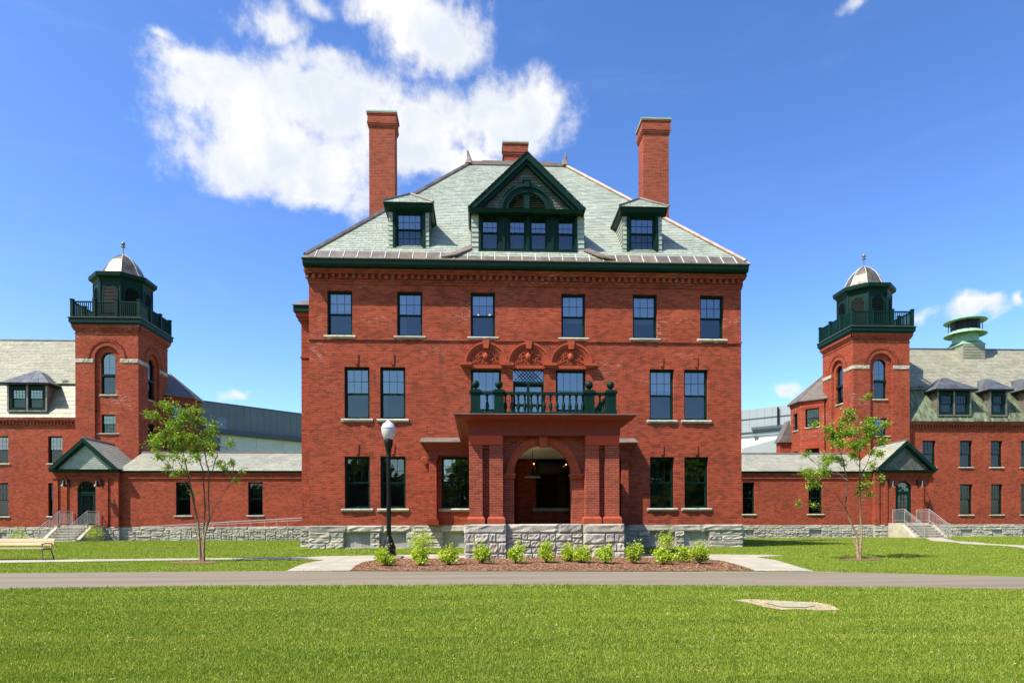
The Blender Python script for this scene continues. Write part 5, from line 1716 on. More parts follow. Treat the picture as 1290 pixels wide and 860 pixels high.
    while x < e1 - 0.1:
        mb.box(x, x + 0.13, WY - 0.15, WY - 0.001, 9.46, 9.655); x += 0.27
    T.part('dentil_course', mb, BRICK, kind='stuff')
    for a, b in up: window(T, pl, a, b, *zu, style='grid', mun=(4, 3), gt=GLASS if s < 0 else GLASSDARK, gl=GLASSDARK)
    for a, b in lo_: window(T, pl, a, b, *zl, mun=(4, 3), gt=GLASSDARK, gl=GLASSDARK)
    mb = MB(); wall(mb, Plane(0, WY - 0.02, 0), WX0, WX1, -0.5, 1.045, bw, 0.15); mb.quad((WX0, WY - 0.02, 1.045), (WX1, WY - 0.02, 1.045), (WX1, WY + 0.1, 1.045), (WX0, WY + 0.1, 1.045)); fd = T.part('foundation', mb, MORTAR)
    v0, v1 = (-45.0, -34.4) if s < 0 else (34.4, 49.5)
    stone_wall(T, fd, Plane(0, WY - 0.02, 0), v0, v1, -0.25, 1.05, 0.27, bw, seed=60 + s, small=1.1)
    for h in bw:
        mb = MB(); mb.box(h[0], h[1], WY + 0.06, WY + 0.12, h[2], h[3]); T.part('basement_infill', mb, PANELGREY, fd)
    # two-slope roof
    e, b0, rg = (WY - 0.27, 9.95), (29.15, 12.98), (34.0, 17.92)
    mb = MB()
    Q = [(WX0, e[0], e[1]), (WX1, e[0], e[1]), (WX1, b0[0], b0[1]), (WX0, b0[0], b0[1])]
    Q2 = [(WX0, b0[0] - 0.08, b0[1]), (WX1, b0[0] - 0.08, b0[1]), (WX1, rg[0], rg[1]), (WX0, rg[0], rg[1])]
    mb.poly(Q); mb.poly(Q2); mb.quad(Q2[3], Q2[2], (WX1, 40.3, 10.5), (WX0, 40.3, 10.5)); mb.quad((WX0, e[0], e[1]), (WX1, e[0], e[1]), (WX1, WY, 9.952), (WX0, WY, 9.952))
    rf = T.part('roof', mb, MORTAR)
    c0, c1 = (-48, -34.9) if s < 0 else (34.9, 52)
    U = [(c0, b0[0] - 0.1, b0[1] + 0.01), (c1, b0[0] - 0.1, b0[1] + 0.01), (c1, rg[0], rg[1]), (c0, rg[0], rg[1])]
    mb = MB(); slates(mb, *U, 0.36, 0.25); T.part('slate_courses', mb, SLATE_PALE, rf, kind='stuff')
    mb = MB(); mb.tube([(WX0, 34, 17.96), (WX1, 34, 17.96)], 0.1, 6); T.part('ridge_cap', mb, COPPER if s < 0 else LEADROOF, rf)
    if s < 0:
        mb = MB(); slates(mb, (c0, e[0], e[1]), (c1, e[0], e[1]), (c1, b0[0], b0[1]), (c0, b0[0], b0[1]), 0.75, 0.42); T.part('slate_courses', mb, SLATE_PALE, rf, kind='stuff')
        mb = MB(); mb.prism([(c0, b0[0] - 0.16, b0[1] - 0.02), (c0, b0[0] - 0.18, b0[1] + 0.03), (c0, b0[0] + 0.2, b0[1] + 0.42), (c0, b0[0] + 0.2, b0[1] + 0.36)], (c1 - c0, 0, 0)); T.part('break_flashing', mb, VERDIGRIS, rf)
    else:
        x = c0
        while x < c1:
            t = Vector((0, b0[0] - e[0], b0[1] - e[1]))
            mb = MB(); w = 0.66
            mb.prism([(x, e[0] - 0.02, e[1] + 0.0), (x + w, e[0] - 0.02, e[1]), (x + w, b0[0] - 0.02, b0[1]), (x, b0[0] - 0.02, b0[1])], (0, -0.03, 0.02))
            mb.prism([(x - 0.02, e[0] - 0.04, e[1] + 0.02), (x + 0.02, e[0] - 0.04, e[1] + 0.02), (x + 0.02, b0[0] - 0.04, b0[1] + 0.02), (x - 0.02, b0[0] - 0.04, b0[1] + 0.02)], (0, -0.05, 0.03))
            T.part('panel', mb, VERDIGRIS, rf); x += w + 0.004
        mb = MB(); mb.prism([(c0, b0[0] - 0.22, b0[1] - 0.05), (c0, b0[0] - 0.26, b0[1] + 0.02), (c0, b0[0] + 0.15, b0[1] + 0.36), (c0, b0[0] + 0.15, b0[1] + 0.30)], (c1 - c0, 0, 0)); T.part('break_flashing', mb, VERDIGRIS, rf)
    # dormers
    for a, b, n in dorm:
        yf = 27.78
        m = (a + b) / 2; hw = (b - a) / 2
        z0, z1 = 10.45, 12.58
        if n == 2: H = [(a + 0.28, m - 0.14), (m + 0.14, b - 0.28)]
        else: H = [(a + 0.28, b - 0.28)]
        mb = MB()
        pd = Plane(0, yf, 0)
        wall(mb, pd, a, b, z0, z1, [(q0, q1, 10.72, 12.28) for q0, q1 in H], 0.08, 1, 1)
        for x in (a, b):
            mb.poly([(x, yf, z0), (x, yf, z1), (x, 29.6, z1), (x, 29.2, z0 + 2.1)], 0)
            mb.poly([(x, yf, z0), (x, 29.2, z0), (x, 29.2, z0 + 2.1)], 0)
        d = T.part('dormer', mb, [COPPER, GREEN])
        mb = MB()
        for x in [a, b] + ([m] if n == 2 else []):
            mb.box(x - 0.07, x + 0.07, yf - 0.05, yf + 0.06, z0, z1)
        mb.box(a - 0.05, b + 0.05, yf - 0.09, yf + 0.02, z0 - 0.02, z0 + 0.10)
        T.part('dormer_trim', mb, COPPER, d)
        mb = MB(); mb.box(a - 0.42, b + 0.42, yf - 0.40, 29.3, z1, z1 + 0.12); T.part('dormer_fascia', mb, BLACK, d)
        ez = z1 + 0.125
        E0, E1, E2, E3 = (a - 0.46, yf - 0.44, ez), (b + 0.46, yf - 0.44, ez), (b + 0.46, 29.3, ez), (a - 0.46, 29.3, ez)
        pkz = 14.0
        ra, rb = (m - (0.25 if n == 2 else 0), 28.95, pkz), (m + (0.25 if n == 2 else 0), 28.95, pkz)
        k0, k1 = (m - 0.1, 30.2, pkz), (m + 0.1, 30.2, pkz)
        for quad, nn in (((E0, E1, rb, ra), 5 if n == 2 else 3), ((E1, E2, k1, rb), 3), ((E3, E0, ra, k0), 3)):
            p, q, r_, t_ = map(Vector, quad)
            for j in range(3):
                for i in range(nn):
                    def at(u, v):
                        return p.lerp(q, u).lerp(t_.lerp(r_, u), v)
                    off = (0.5 if j % 2 else 0.0)
                    u0, u1 = max(0, (i + off - 0.5 * (j % 2)) / nn), (i + 1) / nn
                    mb = MB(); mb.prism([at(u0 + 0.004, j / 3 + 0.004), at(u1 - 0.004, j / 3 + 0.004), at(u1 - 0.004, (j + 1) / 3 - 0.004), at(u0 + 0.004, (j + 1) / 3 - 0.004)], (0, -0.01, 0.02 + 0.006 * ((i + j) % 2)))
                    T.part('roof_sheet', mb, LEADROOF, d)
        ms = window_meshes(H[0][1] - H[0][0], 1.56, 'grid', GLASS if s < 0 else GLASSDARK, GLASSDARK, 0.05, (4, 3), False, 0.5)
        for q0, q1 in H:
            for nm, me in zip(('window', 'sash', 'sash', 'pane', 'pane', 'room'), ms):
                T.put(nm, me, ((q0 + q1) / 2, yf + 0.02, 10.72), 0, d)
        for x in (a - 0.62, b + 0.62):      # snow guards beside the dormer
            mb = MB()
            for k in range(3):
                mb.tube([(x - 0.2, b0[0] - 0.1 + k * 0.1, b0[1] + 0.15 + k * 0.1), (x + 0.25, b0[0] - 0.1 + k * 0.1, b0[1] + 0.15 + k * 0.1)], 0.025, 4)
            T.part('snow_guard', mb, LEADROOF, d)
    if s > 0:       # round roof ventilator
        vx, vy = 44.75, 33.9
        mb = MB(); mb.box(vx - 1.08, vx + 1.08, vy - 1.15, vy + 1.15, 16.2, 18.15)
        vt = T.part('ventilator', mb, SLATE_PALE)
        mb = MB()
        for k in range(6):
            x = vx - 1.08
            while x < vx + 1.0:
                w = min(random.uniform(0.35, 0.5), vx + 1.08 - x)
                mb.add([(x, vy - 1.18, 16.55 + k * 0.27), (x + w - 0.01, vy - 1.18, 16.55 + k * 0.27), (x + w - 0.01, vy - 1.155, 16.8 + k * 0.27), (x, vy - 1.155, 16.8 + k * 0.27), (x, vy - 1.15, 16.55 + k * 0.27), (x + w - 0.01, vy - 1.15, 16.55 + k * 0.27)], ((0, 1, 2, 3), (4, 5, 1, 0))); x += w
        T.part('slate_hanging', mb, SLATE_PALE, vt, kind='stuff')
        mb = MB(); mb.lathe([(1.66, 0.0), (1.62, 0.06), (1.35, 0.30), (1.2, 0.5)], (vx, vy, 18.15), 4, 0, pi / 4); mb.lathe([(1.2, 0.3), (1.1, 0.55), (1.06, 1.5)], (vx, vy, 18.15), 24)
        T.part('drum', mb, VENTGREEN, vt, smooth=True)
        mb = MB(); mb.lathe([(1.06, 0.35), (1.75, 0.0), (1.80, 0.02), (1.45, 0.30), (1.25, 0.42)], (vx, vy, 19.25), 28, caps=False); T.part('brim', mb, VENTGREEN, vt, smooth=True)
        mb = MB(); mb.lathe([(1.22, 0.0), (1.22, 0.85)], (vx, vy, 19.65), 24, caps=False)
        T.part('throat', mb, BLACK, vt)
        for k in range(8):
            a = k * pi / 4 + 0.3
            mb = MB(); mb.tube([(vx + 1.38 * cos(a), vy + 1.38 * sin(a), 19.5), (vx + 1.38 * cos(a), vy + 1.38 * sin(a), 20.6)], 0.035, 5); T.part('strut', mb, BLACK, vt)
        mb = MB(); mb.lathe([(1.78, 0.0), (1.80, 0.05), (1.2, 0.30), (0.5, 0.42), (0.05, 0.45)], (vx, vy, 20.55), 28); T.part('cap', mb, VENTGREEN, vt, smooth=True)


side_range(-1)
side_range(1)

# ramp with steel railing along the left link
T = Thing('access_ramp', (-20, 22.6, 0), 'stone walled access ramp with sloping pipe railing in front of the left link', 'ramp')
mb = MB()
RX0, RX1 = -25.0, -13.0
mb.prism([(RX0, 22.3, -0.2), (RX1, 22.3, -0.2), (RX1, 22.3, 1.06), (RX0, 22.3, 1.0)], (0, 0.3, 0)); T.part('ramp_wall', mb, MORTAR)
stone_wall(T, None, Plane(0, 22.28, 0), RX0, -15.4, -0.08, 1.02, 0.22, small=0.7, seed=77)
mb = MB(); mb.prism([(RX0, 22.6, -0.2), (RX1, 22.6, -0.2), (RX1, 22.6, 1.0), (RX0, 22.6, 0.2)], (0, 1.3, 0)); T.part('ramp_slab', mb, CONCRETE)
mb = MB(); mb.tube([(-27.3, 22.45, 1.02), (-24.8, 22.45, 1.15), (-16.4, 22.45, 1.62), (-13, 22.45, 1.75)], 0.028, 6); mb.tube([(-24.8, 22.45, 1.02), (-16.4, 22.45, 1.45), (-13, 22.45, 1.57)], 0.02, 6)
rr = T.part('handrail', mb, STEEL)
for x in (-23.5, -22.0, -20.9, -20.3, -19.2, -18.2, -17.3, -16.5):
    mb = MB(); mb.tube([(x, 22.45, 1.0), (x, 22.45, interp([(-24.8, 1.15), (-16.4, 1.62)], x))], 0.022, 5); T.part('post', mb, STEEL)

# ================================================================== modern buildings behind
T = Thing('modern_building', (-40, 70, 0), 'flat roofed modern building with slate blue cladding over a pale wall behind the left link', 'building')
a, b = Vector((-39.76, 62.4, 0)), Vector((-28.76, 72.6, 0))
dv = (b - a); L = dv.length; th = atan2(dv.y, dv.x)
pl = Plane(a.x, a.y, th)
mb = MB(); pbox(mb, pl, -8, L + 14, 0.3, 16, 0, 13.9); T.part('wall', mb, PALEWALL)
for i in range(-2, 8):
    for k in range(4):
        mb = MB(); pbox(mb, pl, i * 4.0 + 0.02, i * 4.0 + 3.98, 0.22, 0.3, 6.2 + k * 1.9, 8.07 + k * 1.9); T.part('wall_panel', mb, PALEWALL)
mb = MB(); pbox(mb, pl, -8, L + 14, -0.5, 15, 13.9, 14.5); T.part('dark_band', mb, METALDARK)
mb = MB(); pbox(mb, pl, -8, L + 14, -0.1, 15.2, 14.5, 18.0); up_ = T.part('upper_storey', mb, METALWALL)
mb = MB(); pbox(mb, pl, -8, L + 14, -0.2, 15.3, 18.0, 18.12); T.part('roof_edge', mb, METALDARK, up_)
for i in range(-8, 24):
    mb = MB(); pbox(mb, pl, i * 1.0 + 0.012, i * 1.0 + 0.988, -0.14, -0.1, 14.52, 17.98); T.part('panel', mb, METALWALL, up_)
for u in (2.5, 16.6):
    mb = MB(); pbox(mb, pl, u, u + 1.1, -0.16, -0.142, 14.6, 16.2); T.part('window', mb, GLASSLOW, up_)
mb = MB(); pbox(mb, pl, -1.6, 2.3, -1.3, 0.25, 8.0, 13.2); T.part('stair_block', mb, METALDARK)

T = Thing('modern_building', (40, 65, 0), 'light grey metal clad building with white lower wall behind the right link', 'building')
a, b = Vector((33.9, 61.4, 0)), Vector((38.67, 57.4, 0))
dv = (b - a); L = dv.length; th = atan2(dv.y, dv.x)
pl = Plane(a.x, a.y, th)
mb = MB(); pbox(mb, pl, -10, L + 8, 0.2, 15, 0, 13.3); T.part('wall', mb, WHITEWALL)
mb = MB(); pbox(mb, pl, -10, L + 8, 0, 14.8, 13.3, 16.95); up_ = T.part('upper_storey', mb, LIGHTMETAL)
for i in range(-10, 19):
    for z0, z1 in ((13.85, 15.55), (15.63, 16.9)):
        mb = MB(); pbox(mb, pl, i * 1.0 + 0.01, i * 1.0 + 0.99, -0.05, 0.0, z0, z1); T.part('panel', mb, LIGHTMETAL, up_)
for z in (13.72, 15.56):
    mb = MB(); pbox(mb, pl, -10, L + 8, -0.12, 0.0, z, z + 0.1); T.part('cladding_joint', mb, METALDARK, up_)
mb = MB(); pbox(mb, pl, 1.35, 5.6, -0.4, 0, 14.05, 14.4); T.part('pipe_tray', mb, METALDARK, up_)
mb = MB(); q = pl.p(4.8, -0.3, 0); mb.tube([(q[0], q[1], 14.2), (q[0], q[1], 16.8)], 0.12, 8); T.part('flue', mb, BLACK, up_)
mb = MB(); pbox(mb, pl, 1.6, 2.1, 0.1, 0.21, 12.8, 13.15); T.part('vent_grille', mb, METALDARK)
mb = MB(); q0 = pl.p(4.2, -7, 0); mb.prism([pl.p(1.9, -6, 0), pl.p(12, -6, 0), pl.p(12, -6, 13.0), pl.p(1.9, -6, 11.0)], tuple(pl.N[i] * 5.8 if i < 2 else 0 for i in range(3))); T.part('annex', mb, LIGHTMETAL)

# ================================================================== STREET LAMP AND BENCH
lx, ly = -4.94, -6.53
T = Thing('street_lamp', (lx, ly, gz(ly)), 'black post street lamp with ribbed acorn globe at the left end of the mulch bed', 'street lamp')
mb = MB(); z0 = gz(ly)
mb.box(lx - 0.42, lx + 0.42, ly - 0.42, ly + 0.42, z0 - 0.3, z0 + 0.07); T.part('footing', mb, CONCRETE)
mb = MB(); mb.lathe([(0.24, 0.07), (0.24, 0.14), (0.21, 0.18), (0.21, 0.30), (0.235, 0.33), (0.20, 0.40), (0.15, 0.52), (0.13, 0.62), (0.10, 0.66), (0.085, 0.72)], (lx, ly, z0), 16); T.part('base', mb, BLACK, smooth=True)
mb = MB()
n = 24
for (ra, za), (rb, zb) in (((0.075, 0.7), (0.062, 3.2)),):
    v = []
    for r, z in ((ra, za), (rb, zb)):
        for k in range(n):
            rr_ = r * (1.0 if k % 2 else 0.90)
            v.append((lx + rr_ * cos(2 * pi * k / n), ly + rr_ * sin(2 * pi * k / n), z0 + z))
    mb.add(v, [(k, (k + 1) % n, n + (k + 1) % n, n + k) for k in range(n)])
T.part('pole', mb, BLACK)
mb = MB(); mb.lathe([(0.062, 3.2), (0.085, 3.23), (0.07, 3.28), (0.075, 3.36), (0.10, 3.5), (0.135, 3.62), (0.14, 3.74), (0.12, 3.78)], (lx, ly, z0), 16); T.part('collar', mb, BLACK, smooth=True)
mb = MB(); mb.lathe([(0.12, 3.78), (0.17, 3.84), (0.215, 3.98), (0.228, 4.08), (0.225, 4.13)], (lx, ly, z0), 28); T.part('globe', mb, GLOBE, smooth=True)
LILAC = mat_plain('prismatic_lamp_top', (0.50, 0.48, 0.56), 0.25, 0.04)
mb = MB(); mb.lathe([(0.236, 4.12), (0.236, 4.15), (0.205, 4.19), (0.19, 4.24), (0.15, 4.29), (0.10, 4.31), (0.085, 4.34), (0.06, 4.36), (0.03, 4.38), (0.035, 4.41), (0.0, 4.43)], (lx, ly, z0), 24); T.part('lamp_cap', mb, LILAC, smooth=True)

bx0, bx1, byy_ = -17.55, -15.50, -6.5
bz = gz(byy_)
T = Thing('park_bench', (-16.5, byy_, bz), 'park bench with pale wooden slats and curved dark metal legs on the left lawn', 'bench')
for k, (y, z) in enumerate(((-6.62, 0.36), (-6.50, 0.365), (-6.38, 0.36), (-6.27, 0.35))):
    mb = MB(); mb.box(bx0, bx1, y - 0.05, y + 0.05, bz + z, bz + z + 0.035); T.part('seat_slat', mb, WOOD)
for k, (y, z) in enumerate(((-6.17, 0.46), (-6.13, 0.575))):
    mb = MB(); mb.prism([(bx0, y, bz + z), (bx0, y + 0.03, bz + z), (bx0, y + 0.06, bz + z + 0.10), (bx0, y + 0.03, bz + z + 0.10)], (bx1 - bx0, 0, 0)); T.part('back_slat', mb, WOOD)
for x in (bx0 + 0.12, bx1 - 0.06):
    mb = MB()
    mb.tube([(x, -6.63, bz - 0.02), (x, -6.62, bz + 0.35), (x, -6.62, bz + 0.5)], 0.022, 6)
    T.part('leg', mb, BENCHIRON)
    mb = MB(); mb.tube([(x + 0.05, -6.10, bz - 0.02), (x + 0.02, -6.16, bz + 0.18), (x, -6.22, bz + 0.34), (x, -6.12, bz + 0.55), (x, -6.07, bz + 0.68)], 0.022, 6); T.part('leg', mb, BENCHIRON)
    mb = MB(); mb.tube([(x, -6.64, bz + 0.50), (x, -6.45, bz + 0.52), (x, -6.16, bz + 0.51)], 0.022, 6); mb.tube([(x, -6.62, bz + 0.34), (x, -6.2, bz + 0.34)], 0.02, 6); T.part('armrest', mb, BENCHIRON)

# ================================================================== PLANTS
def leaf_mesh(name, pts, size, mat, droop=0.3, seed=0):
    """one small folded leaf per point (pts: n x 3 numpy array)"""
    r = np.random.default_rng(seed)
    n = len(pts)
    a = r.normal(size=(n, 3)); a[:, 2] = a[:, 2] * 0.5 - droop
    a /= np.linalg.norm(a, axis=1)[:, None]
    b = np.cross(a, r.normal(size=(n, 3))); b /= np.linalg.norm(b, axis=1)[:, None]
    c = np.cross(a, b)
    s = (size * r.uniform(0.6, 1.25, n))[:, None]
    base = pts
    v = np.stack([base, base + a * s * 0.5 + b * s * 0.32 + c * s * 0.06, base + a * s, base + a * s * 0.5 - b * s * 0.32 + c * s * 0.06], 1).reshape(-1, 3)
    me = bpy.data.meshes.new(name)
    me.vertices.add(len(v)); me.vertices.foreach_set('co', v.astype(np.float32).ravel())
    me.loops.add(4 * n); me.loops.foreach_set('vertex_index', np.arange(4 * n, dtype=np.int32))
    me.polygons.add(n); me.polygons.foreach_set('loop_start', np.arange(0, 4 * n, 4, dtype=np.int32))
    me.polygons.foreach_set('loop_total', np.full(n, 4, dtype=np.int32))
    me.materials.append(mat)
    me.update(calc_edges=True); me.validate()
    return me


D_CAM = 27.627
def local_xz(px, py, Y):
    """where a point seen in the photograph stands at depth Y"""
    u, v = px - 645, py - 665.1
    u, v = u + ROLL * v, v - ROLL * u
    dx = cos(PSI) * u + sin(PSI) * 830; dy = -sin(PSI) * u + cos(PSI) * 830
    t = (Y + D_CAM) / dy
    return -2.005 + t * dx, 0.83 - t * v


def birch(base, stems, sides, clusters, label, seed, leaf=0.085, dens=1.0):
    r = random.Random(seed); rn = np.random.default_rng(seed)
    x0, y0 = base; z0 = gz(y0)
    T = Thing('birch_tree', (x0, y0, z0), label, 'tree', 'young birches on the lawn')
    conv = lambda q, dy: (lambda w: (w[0], y0 + dy, w[1]))(local_xz(q[0], q[1], y0))
    tips = []
    for k, st in enumerate(stems):
        pts = []
        dy = r.uniform(-0.5, 0.5)
        for i, q in enumerate(st):
            p = Vector(conv(q, dy * i / max(1, len(st) - 1)))
            pts.append(p)
        # smooth the polyline
        sm = []
        for i in range(len(pts) - 1):
            for j in range(4):
                t = j / 4
                p = pts[i].lerp(pts[i + 1], t)
                if 0 < i: p += (pts[i] - pts[i - 1].lerp(pts[i + 1], 0.5)) * 0.25 * (1 - abs(2 * t)) if t < 0.5 else Vector((0, 0, 0))
                sm.append(p + Vector((r.uniform(-.012, .012), r.uniform(-.012, .012), 0)))
        sm.append(pts[-1])
        if k < 3: sm[0].z = z0 - 0.1
        n = len(sm)
        r0 = 0.042 if k < 3 else 0.015
        rad = [max(0.006, r0 * (1 - 0.9 * (i / n) ** 0.7) * (1.25 if i == 0 and k < 3 else 1)) for i in range(n)]
        mb = MB(); mb.tube(sm, rad, 7)
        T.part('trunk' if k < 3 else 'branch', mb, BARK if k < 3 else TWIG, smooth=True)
        tips.append(sm)
    # twigs from the stems to the leaf clusters
    tw = MB(); P = []
    for (cx, cy, rx, w) in clusters:
        dy = r.uniform(-0.75, 0.75)
        c = Vector(conv((cx, cy), dy))
        cand = [p for sm in tips for p in sm[len(sm) // 3:] if p.z < c.z + 0.1]
        a = min(cand, key=lambda p: (p - c).length + (0.6 if p.z > c.z - 0.15 else 0)) if cand else tips[0][-1]
        mid = a.lerp(c, 0.5) + Vector((0, 0, -0.06 * (c - a).length))
        tw.tube([a, mid, c], [0.013, 0.009, 0.004], 4)
        n = int(w * dens)
        R = 1.75 * rx / 830 * (y0 + D_CAM)
        # leaves along many short sprays around the cluster
        ns = max(4, n // 16)
        for s_ in range(ns):
            d = rn.normal(size=3); d /= np.linalg.norm(d); d[2] = d[2] * 0.8 + 0.15
            e = np.array(c) + d * R * rn.uniform(0.35, 1.15)
            k = max(3, n // ns)
            t = rn.uniform(0.15, 1.0, k)[:, None]
            P.append(np.array(c) + (e - np.array(c)) * t + rn.normal(size=(k, 3)) * 0.045)
            if s_ % 2 == 0: tw.tube([c, Vector(e)], [0.004, 0.002], 3)
    T.part('twig', tw, TWIG, kind='stuff')
    P = np.concatenate(P) - np.array(T.base)
    link('crown', leaf_mesh('crown', P, leaf, LEAF, 0.35, seed), T.o, kind='stuff')


def Lp(lst, ox, oy, s):
    return [(ox + q[0] / s, oy + q[1] / s, *q[2:]) for q in lst]


S1 = (180, 490, 3.736)
birch((-10.38, -7.5),
      [Lp(q, *S1) for q in ([(272, 812), (265, 640), (245, 520), (228, 420), (205, 300), (185, 180), (150, 110)], [(278, 812), (285, 690), (292, 560), (285, 400), (262, 300), (240, 200), (225, 110)],
                            [(284, 812), (296, 700), (318, 600), (322, 400), (310, 300), (290, 220), (285, 160)], [(245, 520), (190, 430), (115, 345), (60, 310), (10, 278)], [(300, 660), (335, 560), (380, 490), (412, 430), (432, 350)], [(322, 400), (350, 310), (368, 240), (362, 185)], [(228, 420), (190, 370), (140, 280), (100, 190)])],
      None,
      Lp([(125, 85, 7, 60), (150, 105, 8, 80), (215, 92, 7, 50), (95, 140, 8, 80), (165, 130, 9, 110), (235, 130, 9, 100), (120, 180, 9, 110), (195, 180, 9, 130), (265, 160, 8, 90), (265, 195, 8, 110), (65, 240, 7, 70), (95, 235, 8, 90), (135, 235, 9, 130), (200, 235, 9, 140), (265, 245, 9, 120), (310, 215, 7, 60), (312, 160, 4, 20),
          (365, 190, 6, 45), (372, 240, 6, 50), (372, 275, 5, 30), (12, 272, 5, 40), (50, 303, 5, 35), (35, 235, 4, 25), (130, 330, 6, 45), (165, 285, 9, 110), (110, 275, 8, 80), (230, 285, 9, 110), (285, 285, 7, 60), (320, 270, 6, 40), (310, 335, 6, 45), (350, 340, 5, 30), (358, 320, 4, 20), (175, 400, 6, 45), (120, 365, 6, 45), (150, 375, 4, 25), (430, 345, 5, 40), (415, 380, 6, 50), (410, 430, 4, 25), (440, 380, 4, 20), (230, 488, 3.5, 18), (205, 325, 6, 40), (235, 340, 5, 30)], *S1),
      'young multi stem birch with full crown on the left lawn', 21, 0.062, 3.6)
S2 = (990, 490, 3.74)
birch((9.53, -8.0),
      [Lp(q, *S2) for q in ([(342, 802), (335, 690), (305, 620), (285, 560), (291, 430), (272, 330), (235, 240), (200, 150)], [(348, 802), (354, 690), (350, 560), (346, 430), (345, 300), (340, 160), (331, 60)], [(346, 802), (342, 740), (328, 690)],
                            [(285, 560), (232, 490), (180, 460), (130, 410), (30, 400)], [(346, 430), (370, 350), (400, 240), (445, 170)], [(350, 560), (375, 480), (400, 420), (430, 395)], [(291, 430), (250, 390), (190, 370), (130, 305)])],
      None,
      Lp([(330, 58, 4, 30), (342, 92, 6, 60), (370, 120, 6, 60), (330, 130, 6, 60), (400, 150, 7, 80), (450, 172, 6, 55), (432, 190, 6, 50), (300, 160, 5, 40), (196, 150, 4, 30), (215, 190, 7, 80), (240, 220, 7, 90), (272, 215, 7, 80), (222, 235, 6, 60), (320, 200, 7, 90), (355, 195, 7, 90), (390, 210, 7, 90), (440, 215, 6, 60), (235, 270, 7, 80), (285, 270, 7, 90), (335, 260, 7, 90), (380, 260, 7, 80), (425, 255, 6, 60), (457, 290, 4, 30), (270, 310, 6, 60), (300, 320, 5, 40), (350, 310, 6, 60), (400, 315, 6, 50),
          (180, 330, 6, 60), (130, 300, 4, 25), (160, 355, 5, 35), (190, 395, 6, 60), (160, 390, 5, 35), (230, 370, 5, 40), (90, 405, 6, 40), (60, 400, 4, 22), (30, 400, 4, 22), (120, 395, 4, 20), (130, 415, 4, 25), (120, 450, 5, 30), (95, 535, 4, 22), (150, 545, 4, 20), (125, 460, 4, 20), (420, 400, 5, 40), (425, 425, 4, 20), (375, 460, 5, 40), (375, 500, 4, 25), (362, 450, 4, 25), (360, 370, 5, 30), (385, 485, 4, 20), (320, 350, 4, 20)], *S2),
      'young open birch with two stems and sparse crown on the right lawn', 33, 0.064, 4.2)

# shrubs in the mulch bed
def shrub_meshes(seed, w, h, n):
    rn = np.random.default_rng(seed); r = random.Random(seed)
    st = MB(); P = []
    lobes = [(r.uniform(-.28, .28) * w, r.uniform(-.28, .28) * w, r.uniform(0.20, 0.74) * h, r.uniform(0.24, 0.36) * w) for _ in range(9)]
    for k, (x, y, z, R) in enumerate(lobes):
        st.tube([(0.02 * r.uniform(-1, 1), 0.02 * r.uniform(-1, 1), -0.03), (x * 0.5, y * 0.5, z * 0.55), (x, y, z)], [0.010, 0.007, 0.004], 4)
        m = n // 9
        d = rn.normal(size=(m, 3)); d /= np.linalg.norm(d, axis=1)[:, None]
        q = np.array((x, y, z)) + d * R * rn.uniform(0.35, 1.0, m)[:, None] * np.array((1, 1, 0.9))
        P.append(q)
    for k in range(7):      # upright shoots
        x, y = r.uniform(-.3, .3) * w, r.uniform(-.3, .3) * w
        zt = h * r.uniform(0.85, 1.15)
        st.tube([(x * 0.3, y * 0.3, 0.0), (x, y, zt)], [0.006, 0.003], 3)
        m = 16
        t = rn.uniform(0.55, 1.0, m)[:, None]
        P.append(np.array((x * 0.3, y * 0.3, 0)) + (np.array((x * 0.7, y * 0.7, zt))) * t + rn.normal(size=(m, 3)) * 0.03)
    P = np.concatenate(P); P = P[P[:, 2] > 0.05]
    return st.mesh('stem', TWIG), leaf_mesh('foliage', P, 0.058, BUSHLEAF, -0.15, seed)


SHRUBS = [(-4.60, -9.55, .66, .58, 'first shrub of the mulch bed, at the foot of the street lamp'), (-3.68, -9.60, .72, .60, 'second shrub from the street lamp, in front of the taller bush'),
          (-2.89, -9.45, .70, .58, 'third shrub from the street lamp, between the taller bush and the porch base'), (-1.99, -9.22, .70, .62, 'low shrub before the left corner of the stone porch base'),
          (-1.03, -9.05, .66, .68, 'shrub with upright shoots before the left side of the porch arch'), (-0.15, -8.95, .66, .66, 'full round shrub left of the middle of the porch arch'),
          (0.55, -8.45, .58, .58, 'small shrub partly hidden behind its right neighbour under the porch arch'), (0.86, -9.0, .66, .56, 'shrub overlapping the small one behind it, before the arch'),
          (1.46, -9.30, .68, .58, 'low wide shrub before the right piers of the porch'), (2.20, -9.45, .74, .64, 'broad shrub just past the right corner of the porch base'),
          (3.02, -9.65, .72, .62, 'shrub right below the thin taller bush on the right'), (3.72, -9.0, .56, .52, 'small shrub tucked behind the last one of the bed on the right'),
          (4.02, -9.60, .66, .60, 'last shrub at the right end of the mulch bed')]
for k, (x, y, w, h, lab) in enumerate(SHRUBS):
    T = Thing('shrub', (x, y, gz(y) + 0.02), lab, 'shrub', 'yellow green shrubs in the mulch bed')
    a, b = shrub_meshes(200 + k, w * random.uniform(0.80, 0.98), h * random.uniform(0.82, 1.0), 1400)
    link('stem', a, T.o); link('foliage', b, T.o, kind='stuff')
    T.o.rotation_euler = (0, 0, random.random() * 6)
